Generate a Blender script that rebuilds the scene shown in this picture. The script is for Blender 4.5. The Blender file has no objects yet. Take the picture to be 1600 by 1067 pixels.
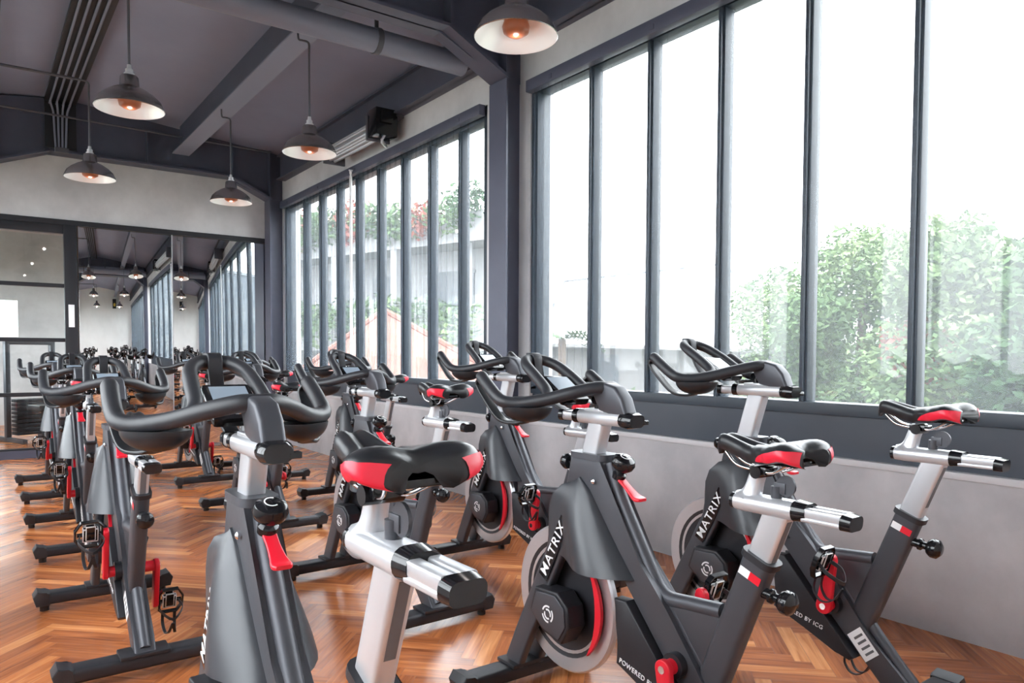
import bpy, bmesh, math, random
from mathutils import Vector, Matrix
random.seed(7)
sc = bpy.context.scene
C = sc.collection
R = math.radians

# ------------------------------------------------------------------ camera, sky, exposure
cam_d = bpy.data.cameras.new('camera'); cam = bpy.data.objects.new('camera', cam_d); C.objects.link(cam)
cam_d.sensor_width = 36.0; cam_d.lens = 36.0 * 1150 / 1600
cam_d.shift_y = 62 / 1600
cam_d.clip_start = 0.02
cam.location = (0, 0, 1.2)
cam.rotation_euler = (Matrix.Rotation(R(-36.1), 3, 'Z') @ Matrix.Rotation(R(90 - 2.1), 3, 'X') @ Matrix.Rotation(R(0.25), 3, 'Z')).to_euler()
sc.camera = cam
world = bpy.data.worlds.new('sky'); sc.world = world; world.use_nodes = True
bg = world.node_tree.nodes['Background']
bg.inputs['Color'].default_value = (0.93, 0.965, 1.0, 1); bg.inputs['Strength'].default_value = 4.2
sc.view_settings.view_transform = 'Standard'; sc.view_settings.look = 'None'
sc.view_settings.gamma = 1.0; sc.view_settings.use_curve_mapping = False
sc.view_settings.exposure = 1.35
sc.cycles.transparent_max_bounces = 32
sc.cycles.max_bounces = 10; sc.cycles.diffuse_bounces = 6; sc.cycles.glossy_bounces = 5
LAMP_FILL_W = 0.25

# ------------------------------------------------------------------ materials
def mat(name, col, rough=0.5, metal=0.0, **kw):
    m = bpy.data.materials.new(name); m.use_nodes = True
    nt = m.node_tree; b = nt.nodes['Principled BSDF']
    b.inputs['Base Color'].default_value = (*col, 1); b.inputs['Roughness'].default_value = rough
    b.inputs['Metallic'].default_value = metal
    for k, v in kw.items():
        b.inputs[k].default_value = v
    # gentle procedural unevenness of the surface
    n = nt.nodes.new('ShaderNodeTexNoise'); n.inputs['Scale'].default_value = 90
    tc = nt.nodes.new('ShaderNodeTexCoord'); nt.links.new(tc.outputs['Object'], n.inputs['Vector'])
    mr = nt.nodes.new('ShaderNodeMapRange'); mr.inputs['To Min'].default_value = max(0, rough - .03); mr.inputs['To Max'].default_value = min(1, rough + .03)
    nt.links.new(n.outputs['Fac'], mr.inputs['Value']); nt.links.new(mr.outputs['Result'], b.inputs['Roughness'])
    return m

def mottled(name, c1, c2, scale, rough=0.8, bump=0.0, detail=6):
    m = mat(name, c1, rough); nt = m.node_tree; b = nt.nodes['Principled BSDF']
    tc = nt.nodes.new('ShaderNodeTexCoord')
    n = nt.nodes.new('ShaderNodeTexNoise'); n.inputs['Scale'].default_value = scale; n.inputs['Detail'].default_value = detail
    n.inputs['Roughness'].default_value = .6
    nt.links.new(tc.outputs['Object'], n.inputs['Vector'])
    cr = nt.nodes.new('ShaderNodeValToRGB'); cr.color_ramp.elements[0].position = .35; cr.color_ramp.elements[1].position = .68
    cr.color_ramp.elements[0].color = (*c1, 1); cr.color_ramp.elements[1].color = (*c2, 1)
    nt.links.new(n.outputs['Fac'], cr.inputs['Fac']); nt.links.new(cr.outputs['Color'], b.inputs['Base Color'])
    if bump:
        n2 = nt.nodes.new('ShaderNodeTexNoise'); n2.inputs['Scale'].default_value = scale * 12
        nt.links.new(tc.outputs['Object'], n2.inputs['Vector'])
        bp = nt.nodes.new('ShaderNodeBump'); bp.inputs['Strength'].default_value = bump; bp.inputs['Distance'].default_value = .01
        nt.links.new(n2.outputs['Fac'], bp.inputs['Height']); nt.links.new(bp.outputs['Normal'], b.inputs['Normal'])
    return m

def glassy(name, tint, haze, hazecol):
    m = bpy.data.materials.new(name); m.use_nodes = True; nt = m.node_tree; nt.nodes.clear()
    out = nt.nodes.new('ShaderNodeOutputMaterial')
    tr = nt.nodes.new('ShaderNodeBsdfTransparent'); tr.inputs['Color'].default_value = (*tint, 1)
    gl = nt.nodes.new('ShaderNodeBsdfGlossy'); gl.inputs['Roughness'].default_value = .02
    lw = nt.nodes.new('ShaderNodeLayerWeight'); lw.inputs['Blend'].default_value = .5
    pw = nt.nodes.new('ShaderNodeMath'); pw.operation = 'POWER'; pw.inputs[1].default_value = 5; nt.links.new(lw.outputs['Facing'], pw.inputs[0])
    fr = nt.nodes.new('ShaderNodeMath'); fr.operation = 'MULTIPLY_ADD'; fr.inputs[1].default_value = .9; fr.inputs[2].default_value = .05; nt.links.new(pw.outputs[0], fr.inputs[0])
    mx = nt.nodes.new('ShaderNodeMixShader')
    nt.links.new(fr.outputs[0], mx.inputs[0]); nt.links.new(tr.outputs[0], mx.inputs[1]); nt.links.new(gl.outputs[0], mx.inputs[2])
    last = mx
    if haze:
        tl = nt.nodes.new('ShaderNodeBsdfTranslucent'); tl.inputs['Color'].default_value = (*hazecol, 1)
        tc = nt.nodes.new('ShaderNodeTexCoord'); n = nt.nodes.new('ShaderNodeTexNoise'); n.inputs['Scale'].default_value = 1.3
        n.inputs['Detail'].default_value = 5
        mr = nt.nodes.new('ShaderNodeMapRange'); mr.inputs['To Min'].default_value = haze * .75; mr.inputs['To Max'].default_value = haze * 1.25
        nt.links.new(tc.outputs['Object'], n.inputs['Vector']); nt.links.new(n.outputs['Fac'], mr.inputs['Value'])
        m2 = nt.nodes.new('ShaderNodeMixShader'); nt.links.new(mr.outputs[0], m2.inputs[0])
        nt.links.new(mx.outputs[0], m2.inputs[1]); nt.links.new(tl.outputs[0], m2.inputs[2]); last = m2
    nt.links.new(last.outputs[0], out.inputs['Surface'])
    return m

M = {}
M['frame'] = mat('frame_charcoal', (.066, .068, .080), .42, .35)
M['frame_dark'] = mat('frame_black', (.021, .021, .026), .45, .2)
M['shroud'] = mat('shroud_satin', (.042, .045, .053), .33, .1)
M['rubber'] = mat('bar_rubber', (.02, .021, .026), .46)
M['gloss'] = mat('gloss_black', (.01, .01, .012), .12)
M['alu'] = mat('brushed_aluminium', (.62, .63, .66), .30, .55)
M['cleat'] = mat('bright_cleat', (.80, .80, .82), .35, .3)
M['chrome'] = mat('chrome', (.85, .85, .87), .12, 1.0)
M['red'] = mat('red_paint', (.72, .012, .03), .33)
M['red_vinyl'] = mat('red_vinyl', (.78, .02, .05), .36)
M['vinyl'] = mat('black_vinyl', (.016, .017, .02), .32)
M['white'] = mat('white_print', (.85, .86, .88), .5)
M['sticker_grey'] = mat('sticker_grey', (.12, .12, .13), .5)
M['steel'] = mat('flywheel_steel', (.60, .60, .63), .32, .75)
M['screen'] = mat('lcd_screen', (.25, .30, .36), .15)
M['beam'] = mottled('painted_steel_navy', (.068, .073, .108), (.085, .09, .13), 2.0, .45)
M['sill'] = mottled('sill_navy', (.04, .05, .068), (.05, .06, .08), 2.0, .4)
M['mull'] = mat('mullion_paint', (.03, .042, .058), .45)
M['conduit'] = mat('conduit_grey', (.10, .10, .12), .45, .2)
M['duct'] = mat('pipe_grey', (.22, .23, .30), .45, .1)
M['ceil'] = mottled('ceiling_panel', (.23, .245, .34), (.27, .285, .385), .8, .7)
M['concrete'] = mottled('polished_concrete', (.48, .47, .48), (.66, .645, .65), 1.6, .6, .05)
M['dado'] = mottled('grey_polished_concrete', (.37, .365, .385), (.54, .53, .55), 1.9, .5, .05)
M['plaster'] = mottled('pale_plaster', (.70, .69, .68), (.78, .77, .76), 1.2, .8)
M['mirror'] = mat('mirror_silver', (.86, .90, .90), .0, 1.0)
M['mirror'].node_tree.links.clear() if False else None
M['glass'] = glassy('glare_veil_glass', (.96, .98, .98), .065, (.9, .95, 1.0))  # translucent haze imitates washed-out glare over the view outside
M['doorglass'] = glassy('door_glass', (.80, .90, .90), 0, None)
M['lamp_out'] = mat('spun_metal', (.40, .375, .375), .24, .92)
M['lamp_in'] = mat('lamp_inner', (.90, .89, .89), .35, .45)
def bulb_mat():
    m = mat('faint_glow_bulb', (.22, .06, .025), .3); b = m.node_tree.nodes['Principled BSDF']
    b.inputs['Emission Color'].default_value = (1, .30, .12, 1); b.inputs['Emission Strength'].default_value = .03  # faint glow added, the bulb itself is not lit
    return m
M['bulb'] = bulb_mat()

def mirror_mat():
    m = bpy.data.materials.new('mirror_silvering'); m.use_nodes = True; nt = m.node_tree; nt.nodes.clear()
    o = nt.nodes.new('ShaderNodeOutputMaterial'); g = nt.nodes.new('ShaderNodeBsdfGlossy')
    g.inputs['Roughness'].default_value = 0.0; g.inputs['Color'].default_value = (.90, .93, .93, 1)
    nt.links.new(g.outputs[0], o.inputs[0]); return m
M['mirror'] = mirror_mat()

def curtain_mat(alpha):
    m = bpy.data.materials.new('sheer_curtain'); m.use_nodes = True; nt = m.node_tree; nt.nodes.clear()
    o = nt.nodes.new('ShaderNodeOutputMaterial'); t = nt.nodes.new('ShaderNodeBsdfTransparent')
    d = nt.nodes.new('ShaderNodeBsdfDiffuse'); d.inputs['Color'].default_value = (.10, .12, .15, 1)
    l = nt.nodes.new('ShaderNodeBsdfTranslucent'); l.inputs['Color'].default_value = (.045, .058, .072, 1)
    a = nt.nodes.new('ShaderNodeAddShader'); nt.links.new(d.outputs[0], a.inputs[0]); nt.links.new(l.outputs[0], a.inputs[1])
    x = nt.nodes.new('ShaderNodeMixShader'); x.inputs[0].default_value = alpha
    nt.links.new(t.outputs[0], x.inputs[1]); nt.links.new(a.outputs[0], x.inputs[2]); nt.links.new(x.outputs[0], o.inputs[0])
    return m
M['curtain'] = curtain_mat(.10); M['curtain_thin'] = curtain_mat(.09)

def parquet_mat():
    m = mat('herringbone_parquet', (.5, .2, .08), .22); nt = m.node_tree; b = nt.nodes['Principled BSDF']
    for l in list(b.inputs['Roughness'].links): nt.links.remove(l)
    at = nt.nodes.new('ShaderNodeVertexColor'); at.layer_name = 'plank'
    uv = nt.nodes.new('ShaderNodeUVMap'); uv.uv_map = 'UVMap'
    mp = nt.nodes.new('ShaderNodeMapping'); mp.inputs['Scale'].default_value = (3, 40, 1)
    nt.links.new(uv.outputs[0], mp.inputs[0])
    n = nt.nodes.new('ShaderNodeTexNoise'); n.inputs['Scale'].default_value = 1.0; n.inputs['Detail'].default_value = 6; n.inputs['Distortion'].default_value = .8
    nt.links.new(mp.outputs[0], n.inputs['Vector'])
    cr = nt.nodes.new('ShaderNodeValToRGB'); e = cr.color_ramp.elements
    e[0].position = 0; e[0].color = (.21, .055, .02, 1); e[1].position = 1; e[1].color = (.92, .43, .17, 1)
    k = e.new(.45); k.color = (.52, .17, .055, 1)
    sp = nt.nodes.new('ShaderNodeSeparateColor'); nt.links.new(at.outputs['Color'], sp.inputs[0])
    ma = nt.nodes.new('ShaderNodeMath'); ma.operation = 'MULTIPLY_ADD'; ma.inputs[1].default_value = .52
    nt.links.new(sp.outputs[0], ma.inputs[0])
    m2 = nt.nodes.new('ShaderNodeMath'); m2.operation = 'MULTIPLY_ADD'; m2.inputs[1].default_value = .95; m2.inputs[2].default_value = -.28
    nt.links.new(n.outputs['Fac'], m2.inputs[0]); nt.links.new(m2.outputs[0], ma.inputs[2])
    nt.links.new(ma.outputs[0], cr.inputs['Fac']); nt.links.new(cr.outputs[0], b.inputs['Base Color'])
    mr = nt.nodes.new('ShaderNodeMapRange'); mr.inputs['To Min'].default_value = .14; mr.inputs['To Max'].default_value = .32
    n3 = nt.nodes.new('ShaderNodeTexNoise'); n3.inputs['Scale'].default_value = 2.2; n3.inputs['Detail'].default_value = 4
    tc = nt.nodes.new('ShaderNodeTexCoord'); nt.links.new(tc.outputs['Object'], n3.inputs['Vector'])
    nt.links.new(n3.outputs['Fac'], mr.inputs['Value']); nt.links.new(mr.outputs[0], b.inputs['Roughness'])
    b.inputs['Specular IOR Level'].default_value = .5
    return m
M['parquet'] = parquet_mat()

# ------------------------------------------------------------------ mesh helpers
def finish(bm, name, mats, parent=None, sharp=38, loc=None):
    bmesh.ops.recalc_face_normals(bm, faces=bm.faces)
    me = bpy.data.meshes.new(name); bm.to_mesh(me); bm.free()
    if not isinstance(mats, (list, tuple)): mats = [mats]
    for m in mats: me.materials.append(M[m] if isinstance(m, str) else m)
    for p in me.polygons: p.use_smooth = True
    me.set_sharp_from_angle(angle=R(sharp))
    o = bpy.data.objects.new(name, me); C.objects.link(o)
    if parent: o.parent = parent
    if loc: o.location = loc
    return o

def box(bm, lo, hi, bev=0.0, mi=0, mtx=None):
    x0, y0, z0 = lo; x1, y1, z1 = hi
    r = bmesh.ops.create_cube(bm, size=1)
    vs = r['verts']
    for v in vs:
        v.co = Vector((x0 + (v.co.x + .5) * (x1 - x0), y0 + (v.co.y + .5) * (y1 - y0), z0 + (v.co.z + .5) * (z1 - z0)))
    fs = set(f for v in vs for f in v.link_faces)
    if bev:
        es = list(set(e for f in fs for e in f.edges))
        rr = bmesh.ops.bevel(bm, geom=es, offset=bev, segments=2, affect='EDGES', profile=.6)
        fs = set(rr['faces']) | set(f for f in fs if f.is_valid)
        vs = list(set(v for f in fs for v in f.verts))
    for f in fs:
        if f.is_valid: f.material_index = mi
    if mtx is not None: bmesh.ops.transform(bm, matrix=mtx, verts=vs)
    return vs

def plate(bm, pts, x0, x1, bev=0.006, mi=0, axis='x'):
    """polygon in the (y,z) plane extruded along x"""
    mk = (lambda a, b, t: (t, a, b)) if axis == 'x' else (lambda a, b, t: (a, t, b))
    v0 = [bm.verts.new(mk(a, b, x0)) for a, b in pts]; v1 = [bm.verts.new(mk(a, b, x1)) for a, b in pts]
    n = len(pts); fs = [bm.faces.new(v0), bm.faces.new(v1[::-1])]
    for i in range(n): fs.append(bm.faces.new((v0[i], v0[(i + 1) % n], v1[(i + 1) % n], v1[i])))
    if bev:
        es = list(set(e for f in fs[:2] for e in f.edges))
        rr = bmesh.ops.bevel(bm, geom=es, offset=bev, segments=3, affect='EDGES', profile=.5)
        fs = [f for f in fs if f.is_valid] + list(rr['faces'])
    for f in fs: f.material_index = mi

def smooth_path(pts, n=6):
    if len(pts) < 3: return [Vector(p) for p in pts]
    P = [Vector(p) for p in pts]; P = [P[0] * 2 - P[1]] + P + [P[-1] * 2 - P[-2]]; out = []
    for i in range(1, len(P) - 2):
        p0, p1, p2, p3 = P[i - 1:i + 3]
        for k in range(n):
            t = k / n
            out.append(.5 * ((2 * p1) + (p2 - p0) * t + (2 * p0 - 5 * p1 + 4 * p2 - p3) * t * t + (3 * p1 - p0 - 3 * p2 + p3) * t ** 3))
    out.append(P[-2]); return out

def rrect(w, h, r=None, n=3):
    r = min(w, h) * .3 if r is None else r; o = []
    for cx, cy, a0 in ((w / 2 - r, h / 2 - r, 0), (-w / 2 + r, h / 2 - r, 90), (-w / 2 + r, -h / 2 + r, 180), (w / 2 - r, -h / 2 + r, 270)):
        for k in range(n + 1):
            a = R(a0 + 90 * k / n); o.append((cx + r * math.cos(a), cy + r * math.sin(a)))
    return o

def circ(r, n=12): return [(r * math.cos(2 * math.pi * k / n), r * math.sin(2 * math.pi * k / n)) for k in range(n)]

def sweep(bm, path, prof, side=None, mi=0, radii=None, cap=True, round_end=False):
    """prof = list of (side, up) points; side = fixed side vector or None (parallel transport)"""
    path = [Vector(p) for p in path]; rings = []; N = len(path); s_prev = None
    T = []
    for i in range(N):
        a = path[max(0, i - 1)]; b = path[min(N - 1, i + 1)]; T.append((b - a).normalized())
    if round_end:
        r0 = max(abs(p[0]) for p in prof)
        for e, idx in ((0, 0), (1, -1)):
            pass
    for i in range(N):
        t = T[i]
        if side is not None: s = (Vector(side) - t * Vector(side).dot(t)).normalized()
        elif s_prev is None:
            h = Vector((0, 0, 1)) if abs(t.z) < .9 else Vector((1, 0, 0)); s = t.cross(h).normalized()
        else: s = (s_prev - t * s_prev.dot(t)).normalized()
        s_prev = s; u = s.cross(t).normalized(); k = radii[i] if radii else 1.0
        rings.append([bm.verts.new(path[i] + s * (a * k) + u * (b * k)) for a, b in prof])
    fs = []
    def ringcopy(c, t, s, u, k): return [bm.verts.new(c + s * (a * k) + u * (b * k)) for a, b in prof]
    n = len(prof)
    seq = rings
    if round_end:
        ra = max(math.hypot(*p) for p in prof)
        for end in (0, 1):
            i = 0 if end == 0 else N - 1; t = T[i] * (-1 if end == 0 else 1)
            kk = radii[i] if radii else 1.0; add = []
            for ang in (30, 60, 80):
                c = path[i] + t * (ra * kk * math.sin(R(ang)))
                base = seq[0] if end == 0 else seq[-1]
                add.append([bm.verts.new(c + (v.co - path[i]) * math.cos(R(ang))) for v in (rings[0] if end == 0 else rings[-1])])
            if end == 0: seq = add[::-1] + seq
            else: seq = seq + add
    for a, b in zip(seq[:-1], seq[1:]):
        for j in range(n): fs.append(bm.faces.new((a[j], a[(j + 1) % n], b[(j + 1) % n], b[j])))
    if cap: fs.append(bm.faces.new(seq[0][::-1])); fs.append(bm.faces.new(seq[-1]))
    for f in fs: f.material_index = mi

def tube(bm, a, b, r, n=12, mi=0, r2=None): sweep(bm, [a, b], circ(1, n), mi=mi, radii=[r, r if r2 is None else r2])

def lathe(bm, prof, origin=(0, 0, 0), axis=(0, 0, 1), n=24, mi=0, closed=False, cap=True):
    """prof list of (r, h)"""
    ax = Vector(axis).normalized(); h = Vector((1, 0, 0)) if abs(ax.x) < .9 else Vector((0, 1, 0))
    s = ax.cross(h).normalized(); u = ax.cross(s); O = Vector(origin); rings = []
    for r, z in prof:
        r = max(r, 1e-4)
        rings.append([bm.verts.new(O + ax * z + s * (r * math.cos(2 * math.pi * k / n)) + u * (r * math.sin(2 * math.pi * k / n))) for k in range(n)])
    fs = []
    pr = list(zip(rings[:-1], rings[1:])) + ([(rings[-1], rings[0])] if closed else [])
    for a, b in pr:
        for j in range(n): fs.append(bm.faces.new((a[j], a[(j + 1) % n], b[(j + 1) % n], b[j])))
    if cap and not closed: fs.append(bm.faces.new(rings[0][::-1])); fs.append(bm.faces.new(rings[-1]))
    for f in fs: f.material_index = mi

def tag(o, label=None, cat=None, group=None, kind=None):
    if label: o['label'] = label
    if cat: o['category'] = cat
    if group: o['group'] = group
    if kind: o['kind'] = kind
    return o
def empty(name, loc=(0, 0, 0), rz=0):
    o = bpy.data.objects.new(name, None); C.objects.link(o); o.location = loc; o.rotation_euler = (0, 0, rz)
    o.empty_display_size = .1; return o
def struct(name, bm, m, parent=None, sharp=38):
    o = finish(bm, name, m, parent, sharp)
    if parent is None: o['kind'] = 'structure'
    return o
def bxs(name, m, boxes, parent=None, kind='structure', bev=0):
    bm = bmesh.new()
    for lo, hi in boxes: box(bm, lo, hi, bev)
    o = finish(bm, name, m, parent)
    if kind and parent is None: o['kind'] = kind
    return o
def text_mesh(name, body, size, origin, u, v, m, parent, extrude=.0008, align='LEFT', xs=1.0):
    cu = bpy.data.curves.new(name, 'FONT'); cu.body = body; cu.size = size; cu.extrude = extrude; cu.align_x = align
    cu.offset = size * .004; cu.space_character = 1.12
    t = bpy.data.objects.new(name, cu); C.objects.link(t)
    me = bpy.data.meshes.new_from_object(t.evaluated_get(bpy.context.evaluated_depsgraph_get()))
    bpy.data.objects.remove(t); bpy.data.curves.remove(cu)
    U = Vector(u).normalized(); V = Vector(v).normalized(); N = U.cross(V)
    mx = Matrix.Translation(Vector(origin)) @ Matrix((U, V, N)).transposed().to_4x4() @ Matrix.Diagonal((xs, 1, 1, 1))
    me.transform(mx); me.materials.clear(); me.materials.append(M[m]); me.name = name
    o = bpy.data.objects.new(name, me); C.objects.link(o); o.parent = parent
    return o

# ------------------------------------------------------------------ room shell
XW, YB, YR, XL = 3.34, 9.93, -0.35, -1.25      # window wall, mirror wall, wall behind, left wall
Z_DADO, Z_SILL, Z_TOP, Z_BEAM, Z_EAVE = 0.71, 0.94, 3.19, 3.46, 3.80
RIDGE = 0.81; Z_RIDGE = 4.06
NEXT = 14.6

def herringbone(name, x0, x1, y0, y1):
    W, L = .062, .372; me = bpy.data.meshes.new(name); bm = bmesh.new()
    col = bm.loops.layers.color.new('plank'); uvl = bm.loops.layers.uv.new('UVMap')
    c, s = math.cos(R(45)), math.sin(R(45)); g = .0006
    cx, cy = (x0 + x1) / 2, (y0 + y1) / 2; rad = math.hypot(x1 - x0, y1 - y0) / 2 + L
    K = int(rad / W) + 8; J = int(rad / L) + 3
    for j in range(-J, J + 1):
        for k in range(-K, K + 1):
            for o in (0, 1):
                ox, oy = k * W + j * L, k * W - j * L
                q = [(0, 0), (L, 0), (L, W), (0, W)] if o == 0 else [(0, W), (W, W), (W, W + L), (0, W + L)]
                mx, my = ox + (q[0][0] + q[2][0]) / 2, oy + (q[0][1] + q[2][1]) / 2
                wx, wy = cx + mx * c - my * s, cy + mx * s + my * c
                if not (x0 - L / 2 < wx < x1 + L / 2 and y0 - L / 2 < wy < y1 + L / 2): continue
                pts = []
                for (a, b) in q:
                    a2 = a + (g if a == min(p[0] for p in q) else -g); b2 = b + (g if b == min(p[1] for p in q) else -g)
                    pts.append((cx + (ox + a2) * c - (oy + b2) * s, cy + (ox + a2) * s + (oy + b2) * c, 0))
                f = bm.faces.new([bm.verts.new(p) for p in pts]); rv = random.random() ** 1.15; off = random.random() * 40
                uvs = [(0, 0), (L, 0), (L, W), (0, W)] if o == 0 else [(0, 0), (0, W), (L, W), (L, 0)]
                for l, uv in zip(f.loops, uvs): l[col] = (rv, rv, rv, 1); l[uvl].uv = (uv[0] + off, uv[1] + off)
    for co, no in (((x0, 0, 0), (-1, 0, 0)), ((x1, 0, 0), (1, 0, 0)), ((0, y0, 0), (0, -1, 0)), ((0, y1, 0), (0, 1, 0))):
        bmesh.ops.bisect_plane(bm, geom=bm.verts[:] + bm.edges[:] + bm.faces[:], plane_co=co, plane_no=no, clear_outer=True)
    n0 = len(bm.faces)
    gv = [bm.verts.new(p) for p in ((x0, y0, -.002), (x1, y0, -.002), (x1, y1, -.002), (x0, y1, -.002))]
    f = bm.faces.new(gv); f.material_index = 1
    gv = [bm.verts.new(p) for p in ((x0, y0, -.15), (x1, y0, -.15), (x1, y1, -.15), (x0, y1, -.15))]
    f = bm.faces.new(gv); f.material_index = 1
    bm.to_mesh(me); bm.free(); me.materials.append(M['parquet']); me.materials.append(mat('parquet_joint', (.12, .045, .02), .6))
    o = bpy.data.objects.new(name, me); C.objects.link(o); o['kind'] = 'structure'; return o
herringbone('floor', XL, XW, YR, NEXT)

# dado + sill band of the window wall
bxs('wall_right_lower', 'dado', [((XW, YR, 0), (XW + .30, YB, Z_DADO - .03))])
bxs('wall_right', 'concrete', [
    ((XW, YR, Z_TOP), (XW + .22, YB, Z_BEAM + .4)),
    ((XW, 4.36, Z_DADO), (XW + .22, 4.50, Z_TOP)), ((XW, 4.86, Z_DADO), (XW + .22, 4.93, Z_TOP)), ((XW, 9.72, Z_DADO), (XW + .22, YB, Z_TOP)),
    ((XW, YR, Z_DADO), (XW + .22, -.10, Z_TOP))])
bxs('trim_1', mat('sill_cap', (.55, .54, .56), .5), [((XW - .012, YR, Z_DADO - .03), (XW + .05, YB, Z_DADO))], bev=.003)
bxs('trim_2', 'sill', [((XW + .03, -.10, Z_DADO), (XW + .2, 4.36, Z_SILL - .03)), ((XW + .03, 4.93, Z_DADO), (XW + .2, 9.72, Z_SILL - .03))])

def window(name, y0, y1, mys, top):
    root = empty(name, (XW + .06, (y0 + y1) / 2, Z_SILL)); root['kind'] = 'structure'
    ry = (y0 + y1) / 2
    def rel(lo, hi): return ((lo[0] - XW - .06, lo[1] - ry, lo[2] - Z_SILL), (hi[0] - XW - .06, hi[1] - ry, hi[2] - Z_SILL))
    bm = bmesh.new()
    fx0, fx1 = XW + .01, XW + .13
    for lo, hi in (((fx0, y0, Z_SILL - .03), (fx1, y1, Z_SILL + .03)), ((fx0 + .01, y0, top), (fx1, y1, Z_TOP)),
                   ((fx0, y0, Z_SILL), (fx1, y0 + .06, Z_TOP)), ((fx0, y1 - .07, Z_SILL), (fx1, y1, Z_TOP))):
        box(bm, *rel(lo, hi), .004)
    finish(bm, 'window_frame', 'mull', root)
    for my in mys:
        bm = bmesh.new(); box(bm, *rel((XW + .02, my - .022, Z_SILL + .03), (XW + .10, my + .022, top)), .004)
        box(bm, *rel((XW + .0, my - .010, Z_SILL + .03), (XW + .02, my + .010, top)), .002)
        finish(bm, 'mullion', 'mull', root)
    ys = [y0 + .06] + sorted(mys) + [y1 - .07]
    for a, b in zip(ys[:-1], ys[1:]):
        a2 = a + (.022 if a in mys else 0); b2 = b - (.022 if b in mys else 0)
        bm = bmesh.new(); xx = .01
        vs = [bm.verts.new(p) for p in ((xx, a2 - ry, .03), (xx, b2 - ry, .03), (xx, b2 - ry, top - Z_SILL), (xx, a2 - ry, top - Z_SILL))]
        bm.faces.new(vs); finish(bm, 'window_pane', 'glass', root)
    return root
window('window_1', 4.93, 9.72, [5.36 + .523 * i for i in range(8)], 3.08)
window('window_2', -.10, 4.36, [.01 + .529 * i for i in range(8)], 3.11)

# unseen left wall, its windows added to let light in; wall behind the camera
bxs('wall_left', 'plaster', [((XL - .2, YR, 0), (XL, YB, .9)), ((XL - .2, YR, 3.1), (XL, YB, 4.15)), ((XL - .2, YR, .9), (XL, .4, 3.1)),
    ((XL - .2, 4.3, .9), (XL, 5.0, 3.1)), ((XL - .2, 9.2, .9), (XL, YB, 3.1))])
for nm, a, b in (('window_added_3', .4, 4.3), ('window_added_4', 5.0, 9.2)):
    r_ = empty(nm, (XL - .1, (a + b) / 2, .9)); r_['kind'] = 'structure'
    bm = bmesh.new(); hw = (b - a) / 2
    for lo, hi in (((-.04, -hw, 0), (.04, hw, .06)), ((-.04, -hw, 2.14), (.04, hw, 2.2)), ((-.04, -hw, 0), (.04, -hw + .06, 2.2)), ((-.04, hw - .06, 0), (.04, hw, 2.2))): box(bm, lo, hi)
    finish(bm, 'window_frame', 'mull', r_)
    for k in range(1, 6):
        bm = bmesh.new(); y = -hw + k * 2 * hw / 6; box(bm, (-.04, y - .02, .06), (.04, y + .02, 2.14)); finish(bm, 'mullion', 'mull', r_)
    for k in range(6):
        bm = bmesh.new(); y = -hw + .05 + k * (2 * hw - .1) / 6
        bm.faces.new([bm.verts.new(p) for p in ((0, y, .06), (0, y + (2 * hw - .1) / 6, .06), (0, y + (2 * hw - .1) / 6, 2.14), (0, y, 2.14))])
        finish(bm, 'window_pane', 'glass', r_)
bxs('wall_back', 'plaster', [((XL - .2, YR - .2, 0), (XW + .3, YR, 4.15))])

# mirror wall: concrete header with the gable-shaped edge, pier at the window corner
bm = bmesh.new()
plate(bm, [(XL, 2.74), (XW, 2.70), (XW, 3.86), (RIDGE, 4.1), (XL, 3.86)], YB, YB + .16, 0, axis='y')
box(bm, (XW - .17, YB - .04, 0), (XW, YB + .16, 2.74)); box(bm, (.98, YB + .03, 0), (XW, YB + .16, 2.74))
struct('wall_front', bm, 'concrete')
bxs('trim_3', 'frame_dark', [((XL, YB - .03, 2.66), (3.17, YB, 2.72))])
bxs('trim_4', 'beam', [((XL, YB - .03, 0), (.98, YB + .05, .09))])

# ceiling panels, sloping from the ridge to both eaves
for nm, (xa, za), (xb, zb) in (('ceiling', (RIDGE, Z_RIDGE), (XW + .1, Z_EAVE)), ('ceiling_left', (XL - .1, Z_EAVE + .03), (RIDGE, Z_RIDGE))):
    bm = bmesh.new(); plate(bm, [(xa, za), (xb, zb), (xb, zb + .1), (xa, za + .1)], YR - .1, YB + .2, 0, axis='y')
    struct(nm if nm == 'ceiling' else 'ceiling_2', bm, 'ceil')

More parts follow.
